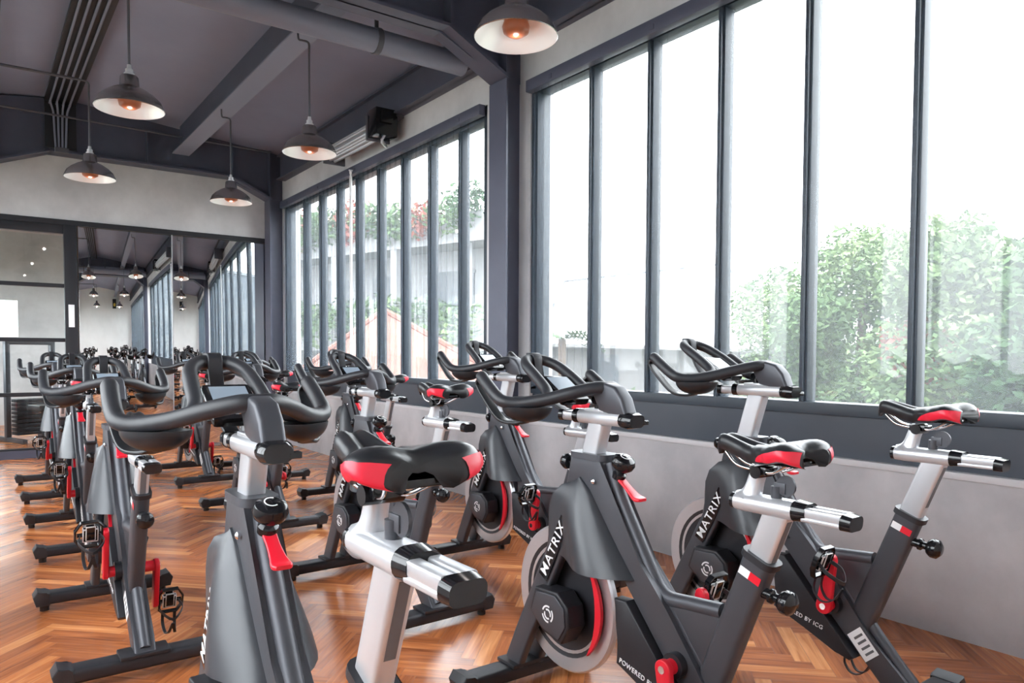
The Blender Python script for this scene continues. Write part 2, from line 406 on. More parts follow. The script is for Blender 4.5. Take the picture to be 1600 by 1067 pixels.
# steel portals: column, haunch, tie beam
def portal(label, y, top_z=3.43, dy=.11, xr=XW - .02):
    root = empty('steel_portal_frame', (XW, y, 0)); tag(root, label, 'steel frame', 'steel portal frames')
    def pt(pts, a, b, nm, bev=.003):
        bm = bmesh.new(); plate(bm, [(p[0] - XW, p[1]) for p in pts], a, b, bev, axis='y'); return finish(bm, nm, 'beam', root)
    # column: I section
    bm = bmesh.new()
    for lo, hi in (((-.20, -dy, 0), (-.185, dy, 3.2)), ((-.185, -.006, 0), (-.004, .006, 3.6))): box(bm, lo, hi)
    finish(bm, 'column', 'beam', root)
    bm = bmesh.new()
    for lo, hi in (((-.01 + (-.15 - XW), -dy, 0), (.005 + (-.15 - XW), dy, 3.2)), ((-.34 - XW, -dy, 0), (-.325 - XW, dy, 3.2)), ((-.33 - XW, -.006, 0), (-.15 - XW, .006, 3.4))): box(bm, lo, hi)
    finish(bm, 'column', 'beam', root)
    # web above the tie
    pt([(-.33, 3.2), (.05, 3.2), (.72, top_z), (2.62, top_z), (3.14, 3.22), (XW, 3.22), (XW, 3.85), (RIDGE, 4.05), (-.33, 3.9)], -.008, .008, 'web', 0)
    # bottom flanges (underside)
    pt([(.66, top_z), (2.70, top_z), (2.70, top_z + .02), (.66, top_z + .02)], -dy, dy, 'bottom_flange', 0)
    pt([(2.66, top_z), (3.16, 3.20), (3.16, 3.225), (2.68, top_z + .02)], -dy, dy, 'haunch_flange', 0)
    pt([(.70, top_z), (.03, 3.18), (.03, 3.20), (.70, top_z + .02)], -dy, dy, 'haunch_flange', 0)
    for x in (.2, .72, 1.7, 2.68, 3.15):
        z0 = 3.24 if x in (.2, 3.15) else top_z; bm = bmesh.new()
        box(bm, (x - XW - .006, -dy + .005, z0), (x - XW + .006, dy - .005, 3.83)); finish(bm, 'stiffener', 'beam', root)
    return root
portal('dark steel beam and column standing between the two big windows', 4.50, 3.44)
portal('dark steel beam and column along the far mirror wall', YB - .14, 3.43)

# longitudinal ceiling beams
def ibeam(name, x, z, y0, y1, w, h, label):
    root = empty(name, (x, (y0 + y1) / 2, z)); tag(root, label, 'beam'); hl = (y1 - y0) / 2
    for nm, lo, hi in (('bottom_flange', (-w / 2, -hl, 0), (w / 2, hl, .014)), ('web', (-.006, -hl, .014), (.006, hl, h))):
        bm = bmesh.new(); box(bm, lo, hi); finish(bm, nm, 'duct' if nm == 'bottom_flange' else 'beam', root)
ibeam('ceiling_beam', 2.06, 3.60, 4.6, YB - .26, .19, .34, 'long grey beam running under the ceiling towards the mirror wall')
ibeam('ceiling_beam', 2.06, 3.60, YR, 4.4, .19, .34, 'ceiling beam on the near side of the big steel frame')
def eave(name, a, b, label):
    r_ = empty(name, (XW - .06, (a + b) / 2, Z_BEAM)); tag(r_, label, 'beam', 'eaves beams above the windows'); h = (b - a) / 2
    bm = bmesh.new(); box(bm, (-.006, -h, 0), (.006, h, .36)); finish(bm, 'web', 'beam', r_)
    bm = bmesh.new(); box(bm, (-.06, -h, 0), (.07, h, .016)); finish(bm, 'bottom_flange', 'beam', r_)
    bm = bmesh.new(); box(bm, (-.05, -h, .30), (.05, h, .315)); finish(bm, 'top_flange', 'beam', r_)
eave('eaves_beam', 4.62, YB - .26, 'dark eaves beam above the farther window')
eave('eaves_beam', YR, 4.38, 'dark eaves beam above the nearer window')

# pipes under the ceiling
def pipe(name, pts, r, m, label, cat='pipe', group=None, clamps=()):
    root = empty(name, pts[0]); O = Vector(pts[0])
    bm = bmesh.new(); sweep(bm, [Vector(p) - O for p in pts], circ(r, 16)); b = finish(bm, 'pipe_run', m, root, 60)
    for c in clamps:
        bm = bmesh.new(); c = Vector(c) - O
        box(bm, (c.x - .012, c.y - .01, c.z), (c.x + .012, c.y + .01, c.z + .30)); tube(bm, c + Vector((-.02, 0, 0)), c + Vector((.02, 0, 0)), r + .008, 16)
        finish(bm, 'hanger', 'conduit', root)
    tag(root, label, cat, group); return root
pipe('ceiling_pipe', [(XL, 4.98, 3.47), (3.14, 4.98, 3.47)], .085, 'duct', 'thick grey pipe crossing behind the near steel frame', clamps=((.4, 4.98, 3.47), (2.4, 4.98, 3.47)))
pipe('ceiling_pipe', [(XL, 4.76, 3.62), (3.12, 4.76, 3.62)], .05, 'duct', 'thinner grey pipe above and beside the thick ceiling pipe', clamps=((1.3, 4.76, 3.62),))
pipe('conduit', [(XL, 9.5, 3.80), (3.1, 9.5, 3.76)], .012, 'conduit', 'thin conduit crossing the ceiling close to the mirror wall', 'conduit')
pipe('conduit', [(.20, 4.62, 3.95), (.20, 9.30, 3.90), (.20, 9.38, 3.80)], .012, 'conduit', 'thin light conduit along the left edge of the ceiling', 'conduit')
# four parallel conduits on a dark tray along the ridge
tr = empty('conduit_tray', (RIDGE, 7.0, 3.93)); tag(tr, 'dark tray carrying four thin conduits along the ceiling ridge', 'cable tray')
bm = bmesh.new(); box(bm, (-.15, -2.4, .02), (.15, 2.62, .05)); box(bm, (-.15, 2.60, -.48), (.15, 2.63, .05)); finish(bm, 'tray', 'frame_dark', tr)
for i in range(4):
    x = -.10 + i * .062; bm = bmesh.new()
    sweep(bm, smooth_path([(x, -2.4, 0), (x, 2.2, 0), (x, 2.50, -.01), (x * .7, 2.57, -.10), (x * .6, 2.58, -.30), (x * .5, 2.58, -.50)], 4), circ(.011, 8)); finish(bm, 'conduit_run', 'duct', tr, 60)
bm = bmesh.new(); box(bm, (-.06, 2.54, -.53), (.07, 2.62, -.48)); finish(bm, 'end_bracket', 'conduit', tr)

# mirrors
for i, (a, b) in enumerate(((.99, 1.995), (2.003, 3.17))):
    bm = bmesh.new(); box(bm, (a - (a + b) / 2, 0, 0), (b - (a + b) / 2, .012, 2.62), .002)
    o = finish(bm, 'wall_mirror', 'mirror'); o.location = ((a + b) / 2, YB - .012 + .003, .04)
    tag(o, ('tall frameless wall mirror panel beside the glass partition', 'tall frameless wall mirror panel next to the window corner')[i], 'mirror', 'mirror panels on the end wall')
bxs('mirror_seam_strip', 'alu', [((1.996, YB - .018, .04), (2.002, YB - .008, 2.66))], kind=None)
tag(bpy.data.objects['mirror_seam_strip'], 'slim light strip covering the joint between the mirror panels', 'trim strip')

# glass partition to the next room
gp = empty('glass_partition', (-.14, YB + .02, .09)); tag(gp, 'dark framed glass partition with stacked horizontal panes beside the mirrors', 'partition')
zs = [.09, .72, 1.34, 1.965, 2.60]
bm = bmesh.new()
box(bm, (.985, -.05, 0), (1.115, .04, 2.57), .004); box(bm, (-1.10, -.04, 0), (-1.04, .04, 2.57), .004)
box(bm, (-1.10, -.04, 2.47), (1.10, .04, 2.57), .004); finish(bm, 'outer_frame', 'frame_dark', gp)
for z in zs[:-1]:
    bm = bmesh.new(); box(bm, (-1.04, -.03, z - .09 - .022), (.985, .03, z - .09 + .022), .003); finish(bm, 'rail', 'frame_dark', gp)
for x in (.0,):
    bm = bmesh.new(); box(bm, (x - .02, -.025, .02), (x + .02, .025, 2.47), .003); finish(bm, 'stile', 'frame_dark', gp)
for a, b in ((-1.04, -.02), (.02, .985)):
    for z0, z1 in zip(zs[:-1], zs[1:]):
        bm = bmesh.new(); z1 = min(z1, 2.56)
        bm.faces.new([bm.verts.new(p) for p in ((a, 0, z0 - .068), (b, 0, z0 - .068), (b, 0, z1 - .112), (a, 0, z1 - .112))]); finish(bm, 'glass_pane', 'doorglass', gp)
bm = bmesh.new(); box(bm, (1.02, -.056, 1.40), (1.08, -.05, 1.66), .002); o = finish(bm, 'notice_plate', 'white', gp); o['label'] = 'small white plate on the partition post'

# next room behind the partition
bxs('wall_next_room', 'concrete', [((XL, NEXT, 0), (.0, NEXT + .15, 3.2)), ((.0, NEXT, 0), (.58, NEXT + .15, 1.45)), ((.0, NEXT, 2.05), (.58, NEXT + .15, 3.2)), ((.58, NEXT, 0), (XW, NEXT + .15, 3.2)),
    ((XL - .15, YB + .16, 0), (XL, NEXT, 1.0)), ((XL - .15, YB + .16, 2.4), (XL, NEXT, 3.2)), ((XW, YB + .16, 0), (XW + .15, NEXT, 1.0)), ((XW, YB + .16, 2.4), (XW + .15, NEXT, 3.2)),
    ((XL - .15, YB + .16, 1.0), (XL, YB + .8, 2.4)), ((XL - .15, NEXT - .6, 1.0), (XL, NEXT, 2.4))])
bxs('ceiling_next_room', 'beam', [((XL - .15, YB + .16, 3.2), (XW + .15, NEXT + .15, 3.3))])

# ------------------------------------------------------------------ curtains
def curtain(y0, y1, label, group):
    me = bpy.data.meshes.new('sheer_curtain'); vs = []; fs = []; n = int((y1 - y0) / .0075); lam = .095; zb, zt = .965, 3.10
    ym = (y0 + y1) / 2; rnd = random.Random(int(y0 * 100)); ph = 0; rows = [0, .3, .6, 1.0]
    for i in range(n + 1):
        y = y0 + (y1 - y0) * i / n; ph += 2 * math.pi / lam * (y1 - y0) / n * (1 + .35 * math.sin(y * 5.1) * math.sin(y * 1.7 + 1))
        for r_ in rows:
            amp = .024 * (1.05 - .25 * r_) * (1 + .3 * math.sin(y * 11))
            vs.append((amp * math.sin(ph + .25 * r_), y - ym + .01 * math.sin(y * 6 + r_ * 2) * (1 - r_), zb + (zt - zb) * r_))
    m = len(rows)
    for i in range(n):
        for k in range(m - 1): a = i * m + k; fs.append((a, a + m, a + m + 1, a + 1))
    me.from_pydata([(v[0], v[1], v[2] - zb) for v in vs], [], fs); me.materials.append(M['curtain' if y0 > 4.6 else 'curtain_thin'])
    for p in me.polygons: p.use_smooth = True
    o = bpy.data.objects.new('sheer_curtain', me); C.objects.link(o); o.location = (XW - .035, ym, zb)
    tag(o, label, 'curtain', group); return o
curtain(7.42, 9.68, 'blue grey sheer curtain in the far corner, beyond the white pull rod', 'sheer window curtains')
curtain(4.97, 7.35, 'blue grey sheer curtain between the white pull rod and the middle column', 'sheer window curtains')
curtain(2.38, 4.33, 'sheer curtain over the half of the nearer window beside the column', 'sheer window curtains')
curtain(-.08, 2.31, 'sheer curtain over the nearest panes at the right edge', 'sheer window curtains')
for (a, b, lab) in ((4.95, 9.70, 'dark curtain rail box over the farther window'), (-.08, 4.34, 'dark curtain rail box over the nearer window')):
    bm = bmesh.new(); box(bm, (-.03, -(b - a) / 2, 0), (.03, (b - a) / 2, .085), .006)
    for k in range(5): box(bm, (-.034, -(b - a) / 2 + .3 + k * (b - a - .6) / 4, .02), (-.028, -(b - a) / 2 + .33 + k * (b - a - .6) / 4, .05))
    o = finish(bm, 'curtain_rail', 'beam'); o.location = (XW - .035, (a + b) / 2, 3.105); tag(o, lab, 'curtain rail', 'curtain rails')
for y, lab in ((7.385, 'white pull rod hanging between the curtains of the farther window'),):
    r_ = empty('pull_rod', (XW - .085, y, 3.14)); tag(r_, lab, 'pull rod')
    bm = bmesh.new(); tube(bm, (0, 0, -.08), (0, 0, -2.2), .015, 10); finish(bm, 'rod', 'white', r_)
    bm = bmesh.new(); tube(bm, (.06, 0, 0), (-.02, 0, 0), .009, 8); lathe(bm, [(.0, .0), (.014, -.01), (.014, -.03), (.008, -.05), (.013, -.06), (.013, -.085), (0, -.09)], n=10); finish(bm, 'hook', 'white', r_)

# ------------------------------------------------------------------ pendant lamps
def make_lamp(right=True):
    root = empty('pendant_lamp')
    bm = bmesh.new()
    po = [(.028, .175), (.045, .170), (.052, .16), (.056, .105), (.066, .098), (.10, .082), (.145, .052), (.178, .02), (.196, -.02), (.200, -.032), (.197, -.035)]
    lathe(bm, po, n=40, cap=False); finish(bm, 'lamp_shade', 'lamp_out', root, 60)
    bm = bmesh.new()
    pi_ = [(.197, -.035), (.190, -.028), (.174, .012), (.140, .046), (.095, .076), (.052, .094), (.0, .098)]
    lathe(bm, pi_, n=40, cap=False); finish(bm, 'reflector', 'lamp_in', root, 60)
    bm = bmesh.new(); lathe(bm, [(.0, .094), (.030, .092), (.034, .07), (.056, .045), (.066, .015), (.060, -.012), (.035, -.028), (0, -.032)], n=20, cap=False); finish(bm, 'bulb', 'bulb', root, 60)
    bm = bmesh.new(); lathe(bm, [(.0, .24), (.012, .238), (.014, .215), (.022, .21), (.022, .19), (.030, .185), (.030, .172), (0, .172)], n=16, cap=False); finish(bm, 'socket_cap', 'alu', root)
    bm = bmesh.new(); sweep(bm, smooth_path([(0, 0, .23), (0, 0, .70), (0, 0, .765), (-.012, 0, .787), (-.05, 0, .79), (-.075, 0, .79), (-.083, 0, .81), (-.085, 0, .868)] if right else [(0, 0, .23), (0, 0, .70), (0, 0, .765), (-.02, 0, .787), (-.06, 0, .79), (-.12, 0, .79)], 4), circ(.008, 8)); finish(bm, 'stem', 'conduit', root, 60)
    ld = bpy.data.lights.new('lamp_fill', 'POINT'); ld.energy = LAMP_FILL_W; ld.color = (1, .97, .94); ld.shadow_soft_size = .02  # weak fill added under an unlit bulb to brighten the reflector
    lo = bpy.data.objects.new('lamp_fill', ld); C.objects.link(lo); lo.location = (0, 0, -.052); lo.parent = root
    return root
def copy_tree(o, parent=None):
    c = o.copy(); C.objects.link(c); c.parent = parent
    for ch in list(o.children): copy_tree(ch, c)
    return c
lamps = [(2.10, 2.86, 'large pendant lamp at the top, nearest to the windows and column'),
         (.80, 5.12, 'pendant lamp hanging over the second row, left one of its pair'),
         (2.06, 5.42, 'pendant lamp hanging just in front of the wall mounted fan unit'),
         (.83, 7.33, 'pendant lamp at left in front of the pale header wall'),
         (2.09, 7.63, 'farthest pendant lamp close to the window corner and mirror'),
         (.80, 2.80, 'pendant lamp above the nearest left bike, showing only in the mirror')]
proto_r, proto_l = make_lamp(True), make_lamp(False); used = set()
for i, (x, y, lab) in enumerate(lamps):
    pr_ = proto_r if x > 1.5 else proto_l
    o = copy_tree(pr_) if pr_.name in used else pr_; used.add(pr_.name)
    if x < 1.5: pipe('conduit', [(XL, y, 3.525), (x - .11, y, 3.525)], .012, 'conduit', {5.12: 'conduit run feeding the pendant lamp over the second row', 7.33: 'thin conduit reaching the pendant lamp at left from the left', 2.80: 'conduit run feeding the pendant lamp above the nearest left bike'}[y], 'conduit')
    o.location = (x, y, 2.735); tag(o, lab, 'lamp', 'industrial pendant lamps')

# ------------------------------------------------------------------ fan unit, speaker
fu = empty('wall_fan_unit', (XW - .20, 6.62, 3.33)); tag(fu, 'ribbed silver fan unit with black motor box above the farther window', 'fan')
bm = bmesh.new()
for i in range(9):
    a = R(i * 40); tube(bm, (.075 * math.cos(a), -.1, .075 * math.sin(a)), (.075 * math.cos(a), .95, .075 * math.sin(a)), .017, 8)
tube(bm, (0, -.1, 0), (0, .95, 0), .066, 16); finish(bm, 'ribbed_drum', 'steel', fu)
bm = bmesh.new(); box(bm, (-.10, -.30, -.09), (.12, -.10, .16), .008); box(bm, (-.06, -.33, .02), (.06, -.30, .12), .004); finish(bm, 'motor_box', 'gloss', fu)
bm = bmesh.new(); box(bm, (-.11, -.12, -.11), (.13, -.09, .12), .004); box(bm, (-.11, .94, -.11), (.13, .97, .12), .004); box(bm, (.10, -.30, .10), (.19, .97, .14), .003); finish(bm, 'bracket', 'conduit', fu)
bm = bmesh.new(); sweep(bm, smooth_path([(0, -.28, -.08), (-.03, -.27, -.15), (.05, -.20, -.17), (.08, -.12, -.12), (.02, -.16, -.09)], 5), circ(.011, 8)); finish(bm, 'cable_loop', 'alu', fu)
sp = empty('loudspeaker', (2.0, YR + .14, 3.25)); tag(sp, 'black loudspeaker high on the rear wall, visible in the mirror', 'speaker')
bm = bmesh.new(); box(bm, (-.14, -.12, -.22), (.14, .12, .22), .012); finish(bm, 'cabinet', 'frame_dark', sp)
bm = bmesh.new(); lathe(bm, [(.085, .0), (.08, .012), (.05, -.0), (.03, .01), (0, .012)], (0, .118, -.06), (0, 1, 0), n=20, cap=False); finish(bm, 'speaker_cone', mat('cone_yellow', (.7, .5, .08), .5), sp)

# ------------------------------------------------------------------ exercise bike
YZ = lambda pts, x=0: [(x, a, b) for a, b in pts]
def saddle_pt(v, a):
    """v 0 nose .. 1 rear, a -1 .. 1 across; local to saddle base"""
    y = .125 - .275 * v
    ws = [(0, .016), (.04, .028), (.12, .034), (.30, .039), (.45, .050), (.60, .072), (.75, .096), (.86, .105), (.93, .101), (.975, .086), (1, .060)]
    for (v0, w0), (v1, w1) in zip(ws[:-1], ws[1:]):
        if v <= v1: t = (v - v0) / (v1 - v0); w = w0 + (w1 - w0) * (t * t * (3 - 2 * t) if v < .8 else t); break
    zt = .046 + .012 * math.cos(v * math.pi * 2) * (1 if v < .5 else .5) + .002 * v
    zt -= .018 * max(0, (.06 - v) / .06) ** 1.5
    if v > .80: zt -= .026 * ((v - .80) / .20) ** 2.2
    b = min(1, abs(a) / .70); x = w * math.sin(b * math.pi / 2)
    drop = .024 * (b ** 2.6)
    lobe = .010 * max(0, v - .55) / .45 * math.sin(min(1, abs(a) / .70) * math.pi) 
    ch = (.006 + .012 * math.exp(-((v - .38) / .22) ** 2)) * math.exp(-(a / .17) ** 2)
    z = zt - drop - ch + lobe
    if v > .82: y += .030 * math.exp(-(a / .24) ** 2) * ((v - .82) / .18) ** 1.5
    if abs(a) > .70:
        q = (abs(a) - .70) / .30; sk = .019 + .009 * v - (.016 * ((v - .75) / .25) if v > .75 else 0); z -= q * sk
        x -= q * q * .020 * (v if v > .5 else .35)
    return Vector((math.copysign(x, a), y, z))

def make_bike():
    P = {}
    root = empty('exercise_bike')
    def part(nm, bm, m, parent=None, sharp=38, loc=None): return finish(bm, nm, m, parent or root, sharp, loc)
    # stabilisers
    for nm, y, w in (('front_stabilizer', .985, .285), ('rear_stabilizer', -.03, .285)):
        bm = bmesh.new()
        sweep(bm, [(-w + .03, y, .058), (w - .03, y, .058)], rrect(.088, .052, .014), side=(0, 1, 0)); box(bm, (-.085, y - .052, .080), (.085, y + .052, .094), .004)
        b = part(nm, bm, 'frame_dark')
        for s in (-1, 1):
            bm = bmesh.new(); plate(bm, [(s * (w - .055), .030), (s * w, .030), (s * (w + .012), .072), (s * (w - .006), .100), (s * (w - .04), .086), (s * (w - .055), .086)], y - .046, y + .046, .005, axis='y')
            part('end_cap', bm, 'rubber', b)
            bm = bmesh.new(); tube(bm, (s * (w - .035), y, 0.0), (s * (w - .035), y, .034), .020, 14); part('levelling_foot', bm, 'gloss', b)
            if y > .5:
                bm = bmesh.new(); tube(bm, (s * (w - .03) - .012, y + .052, .045), (s * (w - .03) + .012, y + .052, .045), .028, 16); part('transport_wheel', bm, 'rubber', b)
    # main frame: head, diagonal, rear foot
    bm = bmesh.new()
    plate(bm, [(.69, .872), (.715, .775), (.665, .735), (.44, .520), (.27, .330), (.035, .085), (-.075, .085), (-.03, .14), (.09, .25), (.16, .34), (.265, .47), (.375, .585), (.505, .775), (.545, .875)], -.036, .036, .010)
    sweep(bm, [(0, .617, .865), (0, .617, .885)], rrect(.088, .165, .03), side=(1, 0, 0))
    fr = part('main_frame', bm, 'frame')
    bm = bmesh.new(); sweep(bm, smooth_path(YZ([(.535, .86), (.50, .772), (.43, .66), (.36, .555), (.325, .512), (.285, .496), (.20, .503), (.10, .512)]), 6), circ(.023, 12), side=(1, 0, 0)); part('top_tube', bm, 'frame', None, 60)
    bm = bmesh.new(); plate(bm, [(.30, .495), (.08, .505), (.15, .33), (.20, .33)], -.018, .018, .003); part('gusset_plate', bm, 'frame')
    bm = bmesh.new(); sweep(bm, YZ([(.26, .47), (.09, .265), (-.055, .105)]), circ(.020, 10), side=(1, 0, 0)); part('rear_edge_tube', bm, 'frame', None, 60)
    bm = bmesh.new(); box(bm, (-.0375, -.03, -.05), (-.0365, .03, .05), 0, 0, Matrix.Translation((0, .115, .222)) @ Matrix.Rotation(R(-42), 4, 'X')); st = part('warning_sticker', bm, 'white', fr)
    st['label'] = 'white rectangular warning sticker'
    bm = bmesh.new()
    for k in range(4): box(bm, (-.0382, -.022, -.036 + k * .02), (-.0376, .014, -.028 + k * .02), 0, 0, Matrix.Translation((0, .115, .222)) @ Matrix.Rotation(R(-42), 4, 'X'))
    part('sticker_print', bm, 'sticker_grey', fr)
    # fork legs
    for s in (-1, 1):
        bm = bmesh.new(); sweep(bm, YZ([(.980, .088), (.925, .20), (.715, .60), (.675, .68)], s * .045), rrect(.034, .080, .010), side=(1, 0, 0))
        fk = part('front_fork', bm, 'frame')
        if s < 0:
            d = Vector((0, -.525, 1.0)).normalized(); up = Vector((0, 1, .525)).normalized()
            bm = bmesh.new()
            box(bm, (-.0010, -.012, -.020), (0, .235, .025), 0, 0, Matrix.Translation((-.0675, .790, .458)) @ Matrix.Rotation(math.atan2(1.0, -.525), 4, 'X'))
            part('name_plate', bm, 'gloss', fk)
            text_mesh('lettering', 'MATRIX', .050, Vector((-.0690, .790, .458)) - up * .016, d, up, 'white', fk, xs=1.10)
    # flywheel
    O = (.0, .748, .375)
    bm = bmesh.new(); lathe(bm, [(.172, -.010), (.240, -.013), (.246, -.008), (.246, .008), (.240, .013), (.172, .010)], O, (1, 0, 0), 56, 0, closed=True); fw = part('flywheel', bm, 'steel')
    bm = bmesh.new(); lathe(bm, [(.02, -.012), (.165, -.007), (.190, -.012), (.196, -.014), (.196, .014), (.190, .012), (.165, .007), (.02, .012)], O, (1, 0, 0), 48, 0, closed=True)
    lathe(bm, [(.026, -.05), (.026, .05)], O, (1, 0, 0), 16); part('hub_disc', bm, 'frame_dark', fw)
    # red magnet guard, crescent behind the flywheel centre
    bm = bmesh.new(); pts = []
    for k in range(13): a = R(-46 + 92 * k / 12); pts.append((.748 - .205 * math.cos(a), .375 + .205 * math.sin(a)))
    for k in range(13): a = R(46 - 92 * k / 12); q = .202 - .024 * math.cos(a * 1.9); pts.append((.748 - q * math.cos(a), .375 + q * math.sin(a)))
    plate(bm, pts, -.034, -.022, .002); part('magnet_guard', bm, 'red')
    # brake housing with emblem
    DY, DZ = -.105, .035
    sh = lambda L: [(a + DY, b + DZ) for a, b in L]
    bm = bmesh.new(); plate(bm, sh([(.900, .385), (.785, .392), (.735, .355), (.725, .290), (.765, .228), (.86, .245), (.93, .30)]), -.100, -.026, .007); bh = part('brake_housing', bm, 'frame_dark')
    bm = bmesh.new(); plate(bm, sh([(.888, .375), (.790, .381), (.747, .350), (.738, .292), (.772, .240), (.856, .256), (.915, .303)]), -.105, -.099, .004); part('cover_plate', bm, 'frame', bh)
    bm = bmesh.new(); ce = (.825 + DY, .312 + DZ)
    for a0, a1, r_ in ((20, 110, .026), (140, 230, .026), (260, 350, .026), (60, 200, .015), (240, 380, .015)):
        sweep(bm, [(-.1055, ce[0] + r_ * math.cos(R(a0 + (a1 - a0) * k / 8)), ce[1] + r_ * math.sin(R(a0 + (a1 - a0) * k / 8))) for k in range(9)], rrect(.001, .006, .0003, 1), side=(1, 0, 0))
    part('emblem', bm, 'white', bh)
    # shroud
    bm = bmesh.new(); rows = []
    F = [(.665, .790), (.715, .774), (.760, .738), (.782, .690), (.786, .645), (.788, .600), (.796, .560)]
    B = [(.640, .805), (.595, .770), (.550, .712), (.505, .655), (.460, .600), (.425, .560), (.395, .528)]
    W = [.040, .058, .075, .090, .103, .114, .120]; nv = 14
    for i, ((fy, fz), (by, bz), w) in enumerate(zip(F, B, W)):
        ring = []
        for s in (-1, 1):
            rng = range(nv + 1) if s < 0 else range(nv, -1, -1)
            for k in rng:
                v = (k / nv) ** 1.5; w0 = min(w, .064)
                if v < .03: x = w0 * (v / .03) ** .5
                elif v < .22: x = w0
                elif v < .62: t = (v - .22) / .40; x = w0 + (w - w0) * (t * t * (3 - 2 * t))
                else: t = (v - .62) / .38; x = w + (.042 - w) * t ** 1.8
                sag = -.018 * math.sin(math.pi * v) * (i / 6) ** 3
                ring.append((s * x, fy + (by - fy) * v, fz + (bz - fz) * v + sag))
        rows.append([bm.verts.new(p) for p in ring])
    for a, b in zip(rows[:-1], rows[1:]):
        for j in range(len(a)):
            bm.faces.new((a[j], a[(j + 1) % len(a)], b[(j + 1) % len(a)], b[j]))
    bm.faces.new(rows[0]); bm.faces.new(rows[-1][::-1])
    bmesh.ops.remove_doubles(bm, verts=bm.verts, dist=.0005)
    part('flywheel_shroud', bm, 'shroud', None, 50)
    # belt cover
    bm = bmesh.new(); plate(bm, [(.455, .465), (.405, .468), (.285, .335), (.13, .175), (.15, .160), (.20, .175), (.32, .225), (.445, .268), (.438, .33), (.440, .40)], -.062, -.020, .006)
    tube(bm, (-.060, .225, .335), (-.02, .225, .335), .036, 24)
    bc = part('belt_cover', bm, 'frame_dark')
    d = Vector((0, -1, -.22)).normalized(); up = Vector((0, -.22, 1)).normalized()
    text_mesh('lettering', 'POWERED BY ICG', .021, Vector((-.0632, .430, .278)), d, up, 'white', bc)
    bm = bmesh.new(); plate(bm, [(.455, .460), (.405, .463), (.285, .335), (.13, .175), (.20, .178), (.32, .228), (.445, .268)], .020, .050, .004); part('belt_cover', bm, 'frame_dark')
    # seat tube
    sd = Vector((0, -.14, .36)).normalized(); S0 = Vector((0, -.016, .686))
    bm = bmesh.new(); sweep(bm, [S0 - sd * .50, S0], rrect(.054, .082, .016), side=(1, 0, 0)); tb = part('seat_tube', bm, 'frame')
    bm = bmesh.new(); sweep(bm, [S0 - sd * .012, S0 + sd * .006], rrect(.066, .098, .022), side=(1, 0, 0)); part('collar', bm, 'frame_dark', tb)
    lm = Matrix.Translation(S0 - sd * .05) @ Matrix.Rotation(R(21), 4, 'X')
    bm = bmesh.new(); box(bm, (-.0278, .0, -.011), (-.0273, .032, .011), 0, 0, lm); o = part('badge', bm, 'white', tb); o['label'] = 'white half of the small badge'
    bm = bmesh.new(); box(bm, (-.0278, -.034, -.011), (-.0273, .0, .011), 0, 0, lm); o = part('badge', bm, 'red', tb); o['label'] = 'red half of the small badge'
    bm = bmesh.new(); tube(bm, (0, .16, .215), (0, .11, .215), .03, 14); box(bm, (-.03, .09, .18), (.03, .15, .25), .01); part('lower_joint', bm, 'frame_dark', tb)
    bm = bmesh.new(); p0 = S0 - sd * .095 + Vector((0, -.036, 0))
    lathe(bm, [(0, 0), (.014, 0), (.014, .022), (.019, .026), (.019, .034), (.012, .040), (.012, .050), (.024, .056), (.031, .068), (.030, .084), (.018, .094), (0, .096)], p0, (0, -1, -.12), 18, cap=False); part('seat_height_knob', bm, 'gloss')
    # seat group
    bm = bmesh.new(); sweep(bm, [S0 - sd * .26, S0 + sd * .135], rrect(.042, .068, .009), side=(1, 0, 0)); sp_ = part('seat_post', bm, 'alu')
    bm = bmesh.new(); box(bm, (-.010, -.0348, -.02), (.010, -.0325, .125), 0, 0, Matrix.Translation(S0) @ Matrix.Rotation(R(21.2), 4, 'X')); part('scale_strip', bm, 'sticker_grey', sp_)
    zz = .822
    bm = bmesh.new(); sweep(bm, [(0, .055, zz), (0, .03, zz), (0, -.115, zz)], rrect(.066, .046, .020, 4), side=(1, 0, 0), radii=[.92, 1, 1]); ss = part('saddle_slider', bm, 'alu')
    bm = bmesh.new(); sweep(bm, [(0, .066, zz), (0, .056, zz)], rrect(.060, .042, .018, 4), side=(1, 0, 0)); part('end_cap', bm, 'gloss', ss)
    bm = bmesh.new(); sweep(bm, [(0, -.115, zz + .002), (0, -.150, zz + .002)], rrect(.070, .050, .022, 4), side=(1, 0, 0), radii=[1, .86]); part('ring', bm, 'gloss', ss)
    bm = bmesh.new()
    for s in (-1, 1): sweep(bm, [(s * .0165, -.14, zz + .004), (s * .0165, -.240, zz + .004)], rrect(.024, .024, .005), side=(1, 0, 0))
    sweep(bm, [(0, -.14, zz - .012), (0, -.240, zz - .012)], rrect(.058, .012, .004), side=(1, 0, 0)); part('rail', bm, 'alu', ss)
    bm = bmesh.new(); sweep(bm, [(0, -.238, zz - .003), (0, -.262, zz - .005)], rrect(.064, .038, .014, 4), side=(1, 0, 0), radii=[1, .9]); part('end_cap', bm, 'gloss', ss)
    bm = bmesh.new(); tube(bm, (0, -.055, zz + .02), (0, -.055, zz + .052), .014, 14); sweep(bm, [(-.003, -.082, zz + .056), (.003, -.082, zz + .056)], [(a * 1.0, b) for a, b in circ(.026, 18)], side=(0, 1, 0)); box(bm, (-.006, -.082, zz + .035), (.006, -.05, zz + .062), .002); part('slider_knob', bm, 'frame', ss)
    bm = bmesh.new(); sweep(bm, smooth_path([(0, .022, zz + .012), (0, .012, zz + .035), (0, .004, zz + .062), (0, -.008, zz + .092)], 4), rrect(.044, .050, .016), side=(1, 0, 0), radii=[1.45, 1.15, 1.0, .92, .88, .85, .82, .8, .79, .78, .77, .76, .76][:13]); part('saddle_stem', bm, 'alu', ss)
